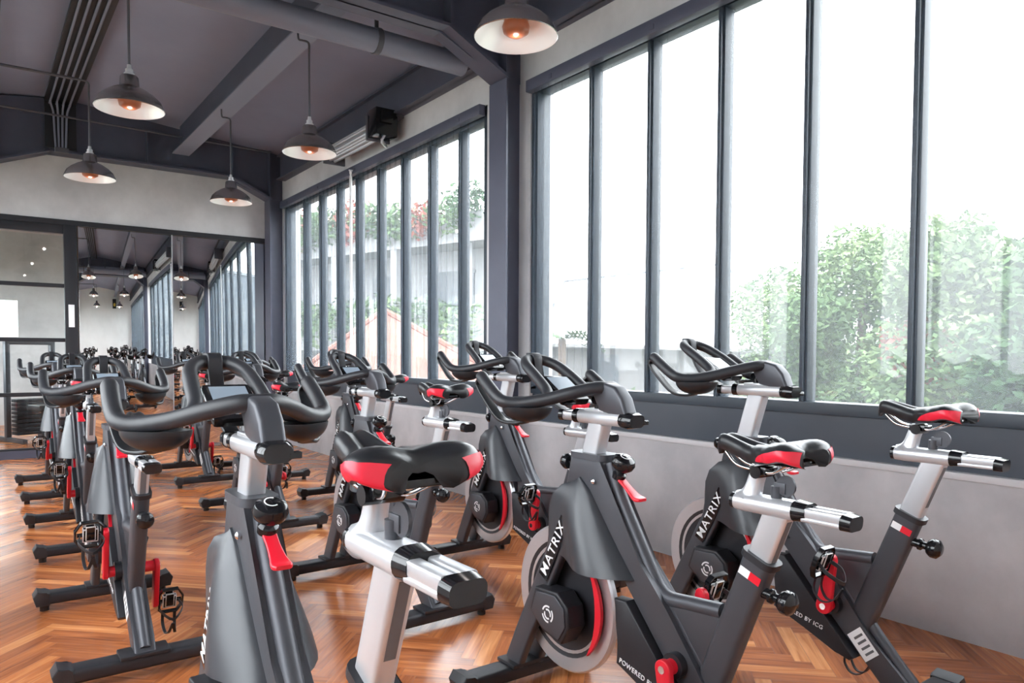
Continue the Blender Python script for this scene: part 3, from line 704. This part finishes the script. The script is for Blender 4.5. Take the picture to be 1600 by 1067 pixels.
    # saddle
    sb = Vector((0, -.010, .940))
    bm = bmesh.new(); nv, na = 26, 24; grid = []
    for i in range(nv + 1):
        row = [bm.verts.new(sb + saddle_pt(i / nv, -1 + 2 * k / na)) for k in range(na + 1)]; grid.append(row)
    for i in range(nv):
        for k in range(na): bm.faces.new((grid[i][k], grid[i + 1][k], grid[i + 1][k + 1], grid[i][k + 1]))
    und = []
    for i in range(nv + 1):
        L_, R_ = grid[i][0].co, grid[i][na].co; row = [grid[i][0]]
        for k in range(1, 8):
            p = L_.lerp(R_, k / 8); p.z = min(p.z + .024 * math.sin(math.pi * k / 8) * (i / nv) ** .5, saddle_pt(i / nv, -1 + 2 * k / 8).z + sb.z - .010); p.y += 0 if i < nv * .8 else .030 * math.sin(math.pi * k / 8) * ((i / nv - .8) / .2) ** 1.5; row.append(bm.verts.new(p))
        und.append(row + [grid[i][na]])
    for i in range(nv):
        for k in range(8): bm.faces.new((und[i][k], und[i][k + 1], und[i + 1][k + 1], und[i + 1][k]))
    for i in (0, nv): bm.faces.new(grid[i] + und[i][1:-1][::-1])
    sa = part('saddle', bm, 'vinyl', None, 75)
    for s in (-1, 1):
        bm = bmesh.new(); g = []; n1, n2 = 14, 6
        for i in range(n1 + 1):
            t = i / n1; v = .54 + .455 * t
            at_ = [(0, .93), (.12, .76), (.3, .68), (.6, .64), (.85, .55), (1, .42)]
            for (q0, a0), (q1, a1) in zip(at_[:-1], at_[1:]):
                if t <= q1: atop = a0 + (a1 - a0) * (t - q0) / (q1 - q0); break
            row = []
            for k in range(n2 + 1):
                a = s * (atop + (.955 - atop) * k / n2); p = saddle_pt(v, a)
                row.append(bm.verts.new(sb + p + Vector((s * .0022, -.001 * (v > .9), .0008))))
            g.append(row)
        for i in range(n1):
            for k in range(n2): bm.faces.new((g[i][k], g[i + 1][k], g[i + 1][k + 1], g[i][k + 1]))
        bmesh.ops.remove_doubles(bm, verts=bm.verts, dist=.0004)
        o = part('side_panel', bm, 'red_vinyl', sa, 75); o['label'] = 'glossy red side panel'
    bm = bmesh.new()
    for s in (-1, 1): sweep(bm, [sb + Vector(p) for p in smooth_path([(s * .012, .10, .006), (s * .020, .06, -.022), (s * .022, .0, -.030), (s * .022, -.05, -.030), (s * .045, -.11, .0)], 4)], circ(.0042, 8))
    part('saddle_rail', bm, 'chrome', sa, 60)
    bm = bmesh.new(); tube(bm, sb + Vector((-.034, -.005, -.034)), sb + Vector((.034, -.005, -.034)), .016, 14); box(bm, tuple(sb + Vector((-.026, -.03, -.040))), tuple(sb + Vector((.026, .02, -.020))), .004)
    box(bm, tuple(sb + Vector((-.05, -.13, -.008))), tuple(sb + Vector((.05, -.04, .006))), .006); part('clamp', bm, 'gloss', sa)
    # handlebar post and slider
    hd = Vector((0, -.30, 1)).normalized(); H0 = Vector((0, .617, .885))
    bm = bmesh.new(); sweep(bm, [H0 - hd * .20, H0 + hd * .105], rrect(.046, .070, .009), side=(1, 0, 0)); part('handlebar_post', bm, 'alu')
    bm = bmesh.new(); sweep(bm, [(0, .665, 1.0), (0, .475, 1.0)], rrect(.066, .044, .018, 4), side=(1, 0, 0)); hs = part('handlebar_slider', bm, 'alu')
    bm = bmesh.new(); sweep(bm, [(0, .748, .998), (0, .66, .998)], rrect(.052, .032, .008), side=(1, 0, 0)); box(bm, (-.024, .55, 1.018), (.024, .64, 1.028), .003); part('rail', bm, 'alu', hs)
    bm = bmesh.new(); sweep(bm, [(0, .690, 1.0), (0, .665, 1.0)], rrect(.068, .046, .02, 4), side=(1, 0, 0)); part('ring', bm, 'gloss', hs)
    bm = bmesh.new(); sweep(bm, [(0, .765, .998), (0, .745, .998)], rrect(.058, .038, .014, 4), side=(1, 0, 0)); part('end_cap', bm, 'gloss', hs)
    bm = bmesh.new(); sweep(bm, [(0, .475, 1.0), (0, .445, .999), (0, .425, .998)], rrect(.078, .050, .024, 4), side=(1, 0, 0), radii=[.9, 1, .8]); box(bm, (.02, .425, .985), (.05, .445, 1.0), .003); part('end_cap', bm, 'gloss', hs)
    bm = bmesh.new(); tube(bm, (0, .60, 1.025), (0, .60, 1.055), .011, 10); tube(bm, (-.018, .60, 1.055), (.018, .60, 1.055), .012, 10); part('slider_lever', bm, 'gloss', hs)
    # stem
    bm = bmesh.new(); plate(bm, [(.615, 1.098), (.545, 1.112), (.50, 1.100), (.468, 1.066), (.446, 1.012), (.50, 1.012), (.57, 1.022)], -.027, .027, .010); part('handlebar_stem', bm, 'frame')
    # handlebar
    bm = bmesh.new(); hz = 1.0
    for s in (-1, 1):
        pth = [(0, .560, 1.095), (s * .035, .570, 1.095), (s * .09, .615, 1.080), (s * .15, .685, 1.056), (s * .205, .748, 1.043), (s * .238, .785, 1.048), (s * .246, .815, 1.064), (s * .246, .860, 1.094), (s * .243, .905, 1.124)]
        sweep(bm, smooth_path(pth, 6), circ(.0205, 14), round_end=True)
        lp = [(s * .215, .760, 1.046), (s * .160, .726, 1.050), (s * .112, .722, 1.058), (s * .086, .755, 1.080), (s * .078, .820, 1.122), (s * .068, .885, 1.158), (s * .040, .928, 1.178), (0, .938, 1.182)]
        sweep(bm, smooth_path(lp, 6), circ(.0185, 14), round_end=True)
    part('handlebar', bm, 'rubber', None, 60)
    for s in (-1, 1):
        bm = bmesh.new(); mt = Matrix.Translation((s * .172, .748, 1.030)) @ Matrix.Rotation(R(s * 38), 4, 'Z')
        for sc_ in (1.0, .93):
            g = []
            for i in range(9):
                ph = math.pi / 2 * i / 8; rr = math.cos(ph) if i < 8 else .02
                g.append([bm.verts.new(mt @ Vector((.082 * sc_ * rr * math.cos(2 * math.pi * k / 24), .052 * sc_ * rr * math.sin(2 * math.pi * k / 24), -.050 * sc_ * math.sin(ph)))) for k in range(24)])
            for a, b in zip(g[:-1], g[1:]):
                for j in range(24): bm.faces.new((a[j], a[(j + 1) % 24], b[(j + 1) % 24], b[j]))
            bm.faces.new(g[-1])
            if sc_ == 1.0: g0 = g[0]
        for j in range(24): bm.faces.new((g0[j], g0[(j + 1) % 24], g[0][(j + 1) % 24], g[0][j]))
        sweep(bm, smooth_path([(s * .243, .905, 1.120), (s * .238, .925, 1.095), (s * .235, .880, 1.045), (s * .225, .820, .990), (s * .200, .775, .978), (s * .170, .745, .985)], 5), rrect(.034, .010, .003), side=(1, 0, 0))
        part('bottle_tray', bm, 'vinyl', None, 60)
    bm = bmesh.new(); sweep(bm, smooth_path([(0, .958, 1.200), (0, .920, 1.196), (0, .910, 1.15), (0, .885, 1.09), (0, .84, 1.045), (0, .76, 1.01)], 5), rrect(.036, .010, .003), side=(1, 0, 0)); part('console_bracket', bm, 'frame_dark')
    cm = Matrix.Translation((0, .765, 1.078)) @ Matrix.Rotation(R(32), 4, 'X')
    bm = bmesh.new(); box(bm, (-.058, -.07, -.014), (.058, .075, .014), .010, 0, cm); cs = part('console', bm, 'gloss')
    bm = bmesh.new(); box(bm, (-.044, -.028, .0138), (.044, .060, .0152), 0, 0, cm); part('screen', bm, 'screen', cs)
    bm = bmesh.new()
    for k in (-1, 0, 1): box(bm, (-.007 + k * .028, -.056, .013), (.007 + k * .028, -.044, .017), .002, 0, cm)
    part('button', bm, 'chrome', cs)
    # red brake lever and resistance knob
    bm = bmesh.new(); sweep(bm, smooth_path(YZ([(.535, .835), (.505, .822), (.465, .795), (.425, .768), (.400, .764)]), 5), rrect(.036, .010, .004), side=(1, 0, 0), radii=[1, 1, 1, 1, .98, .95, .9, .86, .84, .82, .82, .85, .9, .96, 1.05, 1.15, 1.2, 1.22, 1.2, 1.1, .9]); part('brake_lever', bm, 'red')
    bm = bmesh.new(); ax = (0, -.45, 1)
    lathe(bm, [(0, -.02), (.014, -.02), (.014, .0), (.022, .006), (.022, .022), (.016, .028), (.020, .034), (.034, .046), (.038, .060), (.033, .074), (.020, .082), (0, .084)], (0, .507, .812), ax, 22, cap=False); rk = part('resistance_knob', bm, 'gloss')
    bm = bmesh.new(); A = Vector(ax).normalized(); t1 = Vector((1, 0, 0)); t2 = A.cross(t1); cc = Vector((0, .507, .812)) + A * .082
    sweep(bm, [cc + t1 * (.015 * math.cos(R(a))) + t2 * (.015 * math.sin(R(a))) for a in range(60, 301, 20)], circ(.0017, 6)); part('dial_mark', bm, 'white', rk)
    bm = bmesh.new(); lathe(bm, [(0, 0), (.012, .0), (.012, .02), (.008, .024), (.008, .034), (.022, .040), (.027, .052), (.022, .066), (0, .070)], (0, .695, .835), (0, 1, .1), 16, cap=False); part('handlebar_height_knob', bm, 'gloss')
    bm = bmesh.new(); lathe(bm, [(0, 0), (.008, 0), (.009, .008), (.004, .012), (0, .013)], (-.036, .575, .800), (-1, 0, 0), 10, cap=False); part('frame_bolt', bm, 'chrome')
    # cranks and pedals (own origins so that they can turn)
    for s in (-1, 1):
        bm = bmesh.new()
        out = []
        for k in range(13): a = R(180 + 180 * k / 12); out.append((.027 * math.cos(a), .027 * math.sin(a)))
        for k in range(13): a = R(180 * k / 12); out.append((.018 * math.cos(a), .170 + .018 * math.sin(a)))
        plate(bm, out, -.010, .010, .004); tube(bm, (-s * .010, 0, 0), (-s * .05, 0, 0), .022, 14, 0)
        tube(bm, (s * .009, 0, 0), (s * .013, 0, 0), .011, 12, 1)
        ca = finish(bm, 'crank_arm', ['red', 'chrome'], root); ca.location = (s * .092, .225, .335)
        ca['label'] = 'red crank arm'
        pd = empty('pedal_axis')
        bpy.data.objects.remove(pd)
        bm = bmesh.new()   # pedal, origin at its axle
        x0, x1 = .014, .092
        tube(bm, (0, 0, 0), (s * .098, 0, 0), .008, 10, 0)
        ring = [(x0, -.036), (x0 + .012, -.052), (x1 - .008, -.052), (x1 + .012, -.020), (x1 + .012, .020), (x1 - .008, .052), (x0 + .012, .052), (x0, .036)]
        rp = [Vector((s * a, b, 0)) for a, b in ring]; rp.append(rp[0]); sweep(bm, rp, rrect(.020, .008, .002, 1), side=(0, 0, 1), mi=0)
        box(bm, (min(s * .026, s * .080), -.028, -.011), (max(s * .026, s * .080), .028, .011), .004, 1); box(bm, (min(s * .036, s * .070), -.040, .008), (max(s * .036, s * .070), -.008, .016), .003, 1); box(bm, (min(s * .036, s * .070), -.040, -.016), (max(s * .036, s * .070), .020, -.008), .003, 1)
        pe = finish(bm, 'pedal', ['gloss', 'cleat'], ca); pe.location = (0, 0, .170)
        bm = bmesh.new()   # toe cage
        for off in (.030, .076):
            sweep(bm, smooth_path([(s * off, .050, -.004), (s * off, .095, -.012), (s * .053 + (s * off - s * .053) * .8, .120, -.045), (s * .053 + (s * off - s * .053) * .5, .100, -.078), (s * .053, .050, -.090)], 4), rrect(.012, .004, .001, 1), side=(1, 0, 0))
        sweep(bm, smooth_path([(s * .020, .0, -.010), (s * .012, .01, -.05), (s * .053, .03, -.092), (s * .096, .01, -.05), (s * .088, .0, -.010)], 4), rrect(.014, .003, .001, 1), side=(0, 1, 0))
        tc_ = finish(bm, 'toe_cage', 'rubber', ca); tc_.location = (0, 0, .170)
    return root

SEAT = {'seat_post', 'saddle_slider', 'saddle'}
BAR = {'handlebar_post', 'handlebar_slider', 'handlebar_stem', 'handlebar', 'bottle_tray', 'console_bracket', 'console'}
def base_name(o): return o.name.split('.')[0]
def pose(o, sdz, hdz, crank, sdy=0):
    for c in o.children:
        b = base_name(c)
        if b in SEAT: c.location = (0, -.389 * sdz + (sdy if b == 'saddle' else 0), sdz)
        elif b in BAR: c.location = (0, -.30 * hdz, hdz)
        elif b == 'crank_arm':
            left = c.location.x < 0; a = R(crank + (0 if left else 180)); c.rotation_euler = (a, 0, 0)
            for g in c.children: g.rotation_euler = (-a + R(-72), 0, 0)
bikes = [  # x, y, heading, seat dz, bar dz, left crank angle, label
    (.50, 1.07, 0, .080, -.005, 165, 'exercise bike nearest the camera on the left, its saddle filling the middle foreground'),
    (1.61, 1.14, 0, .000, .000, 172, 'front row bike, middle, its flywheel and lettering fully visible in the centre foreground'),
    (2.45, 1.17, 0, .060, .065, 8, 'exercise bike of the front row next to the window wall, at the right edge'),
    (.49, 3.03, 0, -.020, -.020, 12, 'exercise bike directly behind the nearest left bike, glossy grey shroud facing the camera'),
    (1.62, 2.82, 2, .080, .005, 150, 'exercise bike in the second row, middle, seen just behind the large foreground saddle'),
    (2.36, 2.70, 0, .000, .073, 10, 'exercise bike in the second row beside the dark column by the windows'),
    (.54, 4.98, 0, .060, -.010, 20, 'exercise bike in the third row at the left, second behind the nearest bike'),
    (1.65, 4.88, 0, .020, .010, 95, 'exercise bike in the third row, middle, framed by the nearest handlebar'),
    (2.41, 4.87, 0, .060, .030, 170, 'exercise bike in the third row beside the farther window, red tipped saddle above the sill'),
    (.56, 6.95, 0, .050, .000, 40, 'exercise bike in the farthest row at the left, in front of the glass partition'),
    (1.70, 7.02, 0, .040, .010, 15, 'exercise bike in the farthest row, middle, facing the mirror'),
    (2.27, 6.85, 0, .050, .020, 120, 'exercise bike in the farthest row, close to the window corner')]
proto = make_bike()
bobs = [proto] + [copy_tree(proto) for _ in bikes[1:]]
for o, (x, y, a, sdz, hdz, cr, lab) in zip(bobs, bikes):
    o.location = (x, y, 0); o.rotation_euler = (0, 0, R(a)); tag(o, lab, 'exercise bike', 'studio bikes in rows facing the mirror wall'); pose(o, sdz, hdz, cr)

# ------------------------------------------------------------------ next room equipment
for k, (x, y, lab) in enumerate(((.60, 12.0, 'dark weight machine standing behind the glass partition'),)):
    r_ = empty('weight_machine', (x, y, 0), R(20)); tag(r_, lab, 'gym machine')
    bm = bmesh.new()
    for s in (-1, 1): box(bm, (s * .28 - .03, -.04, 0), (s * .28 + .03, .04, 1.35), .01)
    box(bm, (-.31, -.04, 1.30), (.31, .04, 1.36), .01); box(bm, (-.31, -.5, 0), (-.25, .4, .06), .01); box(bm, (.25, -.5, 0), (.31, .4, .06), .01); finish(bm, 'upright_frame', 'frame', r_)
    bm = bmesh.new()
    for i in range(9): box(bm, (-.2, -.09, .08 + i * .055), (.2, .09, .125 + i * .055), .006)
    finish(bm, 'weight_stack', 'frame_dark', r_)
    bm = bmesh.new(); box(bm, (-.16, -.62, .42), (.16, -.25, .50), .02); box(bm, (-.04, -.48, .04), (.04, -.40, .44), .005); finish(bm, 'seat_pad', 'vinyl', r_)

# ------------------------------------------------------------------ outside
GZ = -3.6
bm = bmesh.new(); bmesh.ops.create_grid(bm, x_segments=1, y_segments=1, size=90); o = finish(bm, 'ground', mottled('street_ground', (.10, .12, .07), (.20, .19, .16), .3, .9)); o.location = (40, 10, GZ); o['kind'] = 'structure'
M['ext_white'] = mottled('rendered_wall', (.20, .205, .215), (.25, .255, .26), .5, .8)
M['ext_grey'] = mottled('aged_wall', (.15, .148, .15), (.19, .185, .185), .4, .8)
M['ext_roof'] = mottled('metal_sheet_roof', (.62, .63, .64), (.70, .70, .71), .4, .6)
M['terra'] = mottled('terracotta_tiles', (.17, .060, .040), (.23, .095, .065), 1.2, .8)
M['ext_dark'] = mat('dark_opening', (.06, .07, .08), .3)
M['ext_rail'] = mat('balcony_rail', (.10, .11, .12), .5)
def leaf(name, c1, c2):
    m = mottled(name, c1, c2, 1.1, .95); m.node_tree.nodes['Principled BSDF'].inputs['Specular IOR Level'].default_value = .05; return m
M['leaf_a'] = leaf('leaf_green', (.055, .10, .045), (.13, .20, .09)); M['leaf_b'] = leaf('leaf_light', (.09, .15, .07), (.19, .26, .12))
M['leaf_c'] = leaf('leaf_deep', (.035, .07, .035), (.07, .12, .055)); M['leaf_red'] = leaf('blossom_red', (.26, .07, .06), (.34, .13, .09)); M['bark'] = mat('bark', (.12, .09, .07), .9)

def polar(px, d):
    """place on the ground plan: column of view direction px, distance d along the view axis"""
    k = (px - 800) / 1150; s, c = math.sin(R(36.1)), math.cos(R(36.1)); return d * (s + k * c), d * (c - k * s)
def foliage(bm, c, rad, n, size, mi=0, rnd=random):
    for _ in range(n):
        a, b = rnd.random() * 2 * math.pi, math.acos(2 * rnd.random() - 1); q = rnd.random() ** .35
        bump = 1 + .16 * math.sin(3 * a + c[0]) * math.sin(4 * b + c[1])
        p = Vector((c[0] + rad[0] * q * bump * math.sin(b) * math.cos(a), c[1] + rad[1] * q * bump * math.sin(b) * math.sin(a), c[2] + rad[2] * q * bump * math.cos(b)))
        u = Vector((rnd.gauss(0, 1), rnd.gauss(0, 1), rnd.gauss(0, .6))).normalized(); v = u.cross(Vector((rnd.gauss(0, 1), rnd.gauss(0, 1), rnd.gauss(0, 1)))).normalized()
        s = size * (.6 + .8 * rnd.random())
        f = bm.faces.new([bm.verts.new(p + u * s), bm.verts.new(p + v * s * .45), bm.verts.new(p - u * s), bm.verts.new(p - v * s * .45)]); f.material_index = mi
def tree(name, x, y, blobs, mats, label, group='trees outside the windows', k=1.0):
    blobs = [(b[0] * k, b[1] * k, 1.2 + (b[2] - 1.2) * k, b[3] * k, b[4], b[5]) for b in blobs]
    root = empty(name, (x, y, GZ)); rnd = random.Random(int(x * 31 + y * 7))
    bm = bmesh.new(); top = max(b[2] for b in blobs)
    sweep(bm, smooth_path([(0, 0, 0), (.1, .05, (top - GZ) * .5), (0, 0, top - GZ)], 4), circ(1, 10), radii=[.20, .19, .18, .16, .14, .13, .11, .08, .05]); 
    for b in blobs: sweep(bm, [(0.05, 0, (b[2] - GZ) * .55), (b[0] * .8, b[1] * .8, b[2] - GZ)], circ(.06, 7), radii=[1, .3])
    finish(bm, 'trunk', 'bark', root)
    bm = bmesh.new()
    for (dx, dy, z, r, n, mi) in blobs: foliage(bm, (dx, dy, z - GZ), (r, r, r * .85), int(n * 2.6), .066, mi, rnd)
    finish(bm, 'crown', mats, root, 180); tag(root, label, 'tree', group)
    return root
x, y = polar(1345, 15.6)
tree('broadleaf_tree', x, y, [(0, 0, 2.6, 1.0, 2600, 0), (-.9, .9, 1.9, 1.0, 2200, 0), (.7, -.8, 1.7, 1.2, 2600, 1), (-.7, .4, .5, 1.4, 2600, 0), (.8, -.3, .2, 1.5, 2600, 1), (.2, 0, -1.1, 1.7, 2400, 1)], ['leaf_b', 'leaf_a'], 'bushy green tree outside, left of the last visible mullion', k=1.2)
x, y = polar(1505, 10.8)
tree('broadleaf_tree', x, y, [(-.2, .2, 2.5, 1.0, 2600, 0), (.9, -.6, 2.1, 1.1, 2600, 1), (0, .1, 1.0, 1.3, 2600, 0), (.0, .5, 1.35, .75, 420, 2), (.9, -.9, .6, 1.4, 2400, 0), (0, 0, -.8, 1.7, 2400, 1)], ['leaf_b', 'leaf_a', 'leaf_red'], 'green tree outside with a patch of reddish leaves', k=.94)
x, y = polar(1720, 7.6)
tree('broadleaf_tree', x, y, [(0, 0, 2.2, 1.2, 2600, 0), (-.3, .2, .9, 1.4, 2600, 1), (.1, 0, -.6, 1.6, 2400, 0)], ['leaf_a', 'leaf_c'], 'darker green tree outside at the right edge of the view', k=.74)
x, y = polar(1268, 12.2)
tree('broadleaf_tree', x, y, [(0, 0, 1.9, .9, 1200, 0), (.3, .3, 1.0, .8, 1200, 0), (.3, 0, -.3, 1.1, 1400, 0)], ['leaf_a'], 'thin dark crown showing through the fifth pane beside the pale roof', k=.72)
for px, d, z, r, lab in ((985, 11, -.1, .85, 'light green shrub outside below the pale roof'), (878, 14.5, -.2, .75, 'light green shrub outside next to the column')):
    x, y = polar(px, d); tree('tall_shrub', x, y, [(0, 0, z, r, 1500, 0), (.25, .1, z - .7, r, 1300, 0), (-.2, -.1, z - 1.2, r, 1300, 0)], ['leaf_b'], lab, 'shrubs in front of the neighbouring house')
# palm
x, y = polar(878, 19); rt = empty('palm_tree', (x, y, GZ)); tag(rt, 'small feathery palm outside against the pale roof', 'palm')
bm = bmesh.new(); sweep(bm, [(0, 0, 0), (0, 0, 5.2)], circ(.1, 8)); finish(bm, 'trunk', 'bark', rt)
bm = bmesh.new()
for k in range(11):
    a = R(k * 33); pr = None
    for i in range(12):
        t = i / 11; p = Vector((math.cos(a) * 1.2 * t, math.sin(a) * 1.2 * t, 5.2 + .75 * t - 1.2 * t * t))
        for s in (-1, 1):
            w = Vector((-math.sin(a), math.cos(a), -.4)) * (s * .28 * math.sin(math.pi * (t * .9 + .08)))
            q = p + Vector((math.cos(a), math.sin(a), 0)) * .05
            bm.faces.new([bm.verts.new(p), bm.verts.new(p + w), bm.verts.new(q + w * .9), bm.verts.new(q)])
finish(bm, 'fronds', 'leaf_a', rt, 180)

# pale house with a wide pitched roof (seen in the nearer window)
def solid(bm, pts, faces, mi=0):
    vs = [bm.verts.new(p) for p in pts]
    for f in faces: bm.faces.new([vs[i] for i in f]).material_index = mi
def quadpt(px, d, z): x, y = polar(px, d); return Vector((x, y, z))
def zat(py, d): return 1.2 - (py - 553) / 1150 * d
hs_ = empty('pale_house', (*polar(1040, 24), GZ)); tag(hs_, 'low pale house with a wide light roof outside the nearer window', 'house'); O = Vector(hs_.location)
bm = bmesh.new()
a, b, c_, d_ = quadpt(850, 23, 0), quadpt(1330, 20, 0), quadpt(1430, 28, 0), quadpt(930, 28.5, 0)
for z0, z1 in ((GZ, 1.5),):
    pts = [p.copy() for p in (a, b, c_, d_)]
    lo = [Vector((p.x, p.y, z0)) - O for p in pts]; hi = [Vector((p.x, p.y, z1)) - O for p in pts]
    solid(bm, lo + hi, [(0, 1, 5, 4), (1, 2, 6, 5), (2, 3, 7, 6), (3, 0, 4, 7), (4, 5, 6, 7), (3, 2, 1, 0)])
finish(bm, 'wall', 'ext_grey', hs_)
bm = bmesh.new()
e = [quadpt(840, 22.4, zat(533, 22.4)), quadpt(1310, 19.6, zat(543, 19.6)), quadpt(1440, 29, 1.6), quadpt(925, 29, 1.6)]
r1, r2 = quadpt(880, 26.5, zat(440, 26.5)), quadpt(1125, 25.5, zat(412, 25.5)); 
pts = [p - O for p in e] + [r1 - O, r2 - O] + [p - O - Vector((0, 0, .15)) for p in e]
solid(bm, pts, [(0, 1, 5, 4), (1, 2, 5), (2, 3, 4, 5), (3, 0, 4), (0, 6, 7, 1), (1, 7, 8, 2), (2, 8, 9, 3), (3, 9, 6, 0), (6, 9, 8, 7)]); finish(bm, 'roof', 'ext_roof', hs_, 20)
bm = bmesh.new()
for a_, b_ in ((r1, r2), (r2, e[1]), (r1, e[0])): sweep(bm, [a_ - O, b_ - O], circ(.055, 6))
finish(bm, 'ridge_cap', 'ext_dark', hs_)
bm = bmesh.new(); sweep(bm, [e[0] - O - Vector((0, 0, .1)), e[1] - O - Vector((0, 0, .1))], rrect(.16, .12, .02, 1)); finish(bm, 'gutter', 'ext_grey', hs_)
for px, w in ((940, .45), (1180, .5)):
    dd = 22.3 - (px - 830) / 500 * 2.9 + .35; p = quadpt(px, dd, 0) - O; bm = bmesh.new()
    q = (b - a).normalized(); nrm = Vector((q.y, -q.x, 0)); nrm = nrm if nrm.dot(Vector((-1, 0, 0))) > 0 else -nrm
    t_ = (Vector((p.x, p.y, 0)) + O - a).dot(q); base = a + q * t_ - O
    pp = [base + nrm * .04 + q * (sx * w) for sx in (-1, 1)]
    solid(bm, [Vector((pp[0].x, pp[0].y, -GZ + .1)), Vector((pp[1].x, pp[1].y, -GZ + .1)), Vector((pp[1].x, pp[1].y, -GZ + 1.2)), Vector((pp[0].x, pp[0].y, -GZ + 1.2))], [(0, 1, 2, 3)]); finish(bm, 'window', 'ext_dark', hs_)

# apartment building with planted balconies (seen in the farther window)
ab = empty('apartment_building', (14.0, 30.0, GZ)); tag(ab, 'pale apartment building with planted balconies outside the farther window', 'building')
# facade plane x = 11.5 .. facing -y/-x; storeys with recessed balconies
p0, p1 = quadpt(400, 30, 0), quadpt(788, 22.5, 0); O = Vector(ab.location)
q = (p1 - p0); LEN = q.length; q.normalize(); nb = Vector((-q.y, q.x, 0)); nb = nb if nb.dot(p0) > 0 else -nb
def F_(t, out, z): return p0 + q * t + nb * (-out) + Vector((0, 0, z)) - O
def fbox(bm, t0, t1, o0, o1, z0, z1, mi=0):
    pts = [F_(t, o, z) for z in (z0, z1) for (t, o) in ((t0, o0), (t1, o0), (t1, o1), (t0, o1))]
    solid(bm, pts, [(0, 1, 5, 4), (1, 2, 6, 5), (2, 3, 7, 6), (3, 0, 4, 7), (4, 5, 6, 7), (3, 2, 1, 0)], mi)
bm = bmesh.new(); fbox(bm, 0, LEN, -3, 0, GZ, 5.3); finish(bm, 'wall', 'ext_white', ab)
for z in (-1.6, 1.55, 4.75):
    bm = bmesh.new(); fbox(bm, -.3, LEN + .2, 0, 1.3, z - .25, z); fbox(bm, -.3, LEN + .2, 1.2, 1.3, z, z + .62); finish(bm, 'balcony', 'ext_white', ab)
for k in range(5):
    bm = bmesh.new(); t = .6 + k * (LEN - 1.2) / 4; fbox(bm, t - .14, t + .14, 1.0, 1.28, GZ, 4.75); finish(bm, 'pillar', 'ext_white', ab)
for z in (-1.6, 1.55):
    for k in range(4):
        bm = bmesh.new(); t = .6 + (k + .5) * (LEN - 1.2) / 4; fbox(bm, t - .85, t + .85, 0, .05, z + .05, z + 2.2); fbox(bm, t - .9, t + .9, 0, .04, z + 2.2, z + 2.3); finish(bm, 'window', 'ext_dark', ab)
for z, mm, n, lab in ((2.2, ['leaf_a', 'leaf_c', 'leaf_b'], 5200, 'green planting spilling over the middle balcony'), (5.4, ['leaf_a', 'leaf_red', 'leaf_c'], 8200, 'green and red flowering planting on the roof terrace')):
    rnd = random.Random(5); bm = bmesh.new(); N = 16
    for k in range(N):
        t = LEN * (k + .5) / N; c = F_(t, 1.35, z + rnd.uniform(-.25, .25)); foliage(bm, c, (.75, .75, .55 + .3 * rnd.random()), n // N, .10, [0, 1, 0, 2, 0, 1, 0, 2][k % 8], rnd)
    o = finish(bm, 'balcony_planting', mm, ab, 180); o['label'] = lab; o['kind'] = 'stuff'
# hipped roof behind
bm = bmesh.new()
pts = [F_(1, -.4, 5.3), F_(LEN * .75, -.4, 5.3), F_(LEN * .75, -3, 5.3), F_(1, -3, 5.3), F_(LEN * .2, -1.7, 8.4), F_(LEN * .35, -1.7, 8.4)]
solid(bm, pts, [(0, 1, 5, 4), (1, 2, 5), (2, 3, 4, 5), (3, 0, 4), (3, 2, 1, 0)]); finish(bm, 'roof', 'ext_roof', ab, 20)

# dark block added beyond the windows to hide bright sky in the mirror
ob = empty('sky_mask_block', (11, -17, GZ)); tag(ob, 'dark blue grey block added outside to hide bright sky in the mirror', 'building')
M['sky_mask'] = mottled('sky_mask_cladding', (.030, .040, .055), (.042, .053, .070), .8, .6)
bm = bmesh.new(); box(bm, (-7.6, -4, 0), (6, 4, 12.5)); finish(bm, 'wall', 'sky_mask', ob)
for k in range(5):
    for z in (4.2, 7.4):
        bm = bmesh.new(); box(bm, (-6.8 + k * 2.4, 3.98, z), (-5.2 + k * 2.4, 4.05, z + 1.7)); finish(bm, 'window', 'ext_dark', ob)
bm = bmesh.new(); box(bm, (-7.8, -4.2, 12.5), (6.2, 4.2, 12.8)); finish(bm, 'parapet', 'ext_rail', ob)

# terracotta roofed house in front of it
th = empty('tiled_roof_house', (*polar(600, 17.5), GZ)); tag(th, 'small house with a pointed terracotta tiled roof below the farther window', 'house'); O2 = Vector(th.location)
ap = quadpt(600, 17.5, zat(487, 17.5)) - O2
cs_ = [quadpt(455, 17.3, zat(592, 17.3)) - O2, quadpt(600, 13.6, zat(640, 13.6)) - O2, quadpt(790, 16.5, zat(590, 17)) - O2, quadpt(620, 21, zat(560, 21)) - O2]
bm = bmesh.new(); solid(bm, cs_ + [ap], [(0, 1, 4), (1, 2, 4), (2, 3, 4), (3, 0, 4), (3, 2, 1, 0)]); finish(bm, 'roof', 'terra', th, 20)
bm = bmesh.new()
for c in cs_: sweep(bm, [c, ap], circ(.09, 8))
finish(bm, 'ridge_tiles', 'terra', th)
bm = bmesh.new(); w4 = [Vector((c.x * .86, c.y * .86, 0)) for c in cs_]; top = [Vector((w.x, w.y, min(c.z for c in cs_) + .1)) for w in w4]
solid(bm, w4 + top, [(0, 1, 5, 4), (1, 2, 6, 5), (2, 3, 7, 6), (3, 0, 4, 7)]); finish(bm, 'wall', 'ext_white', th)
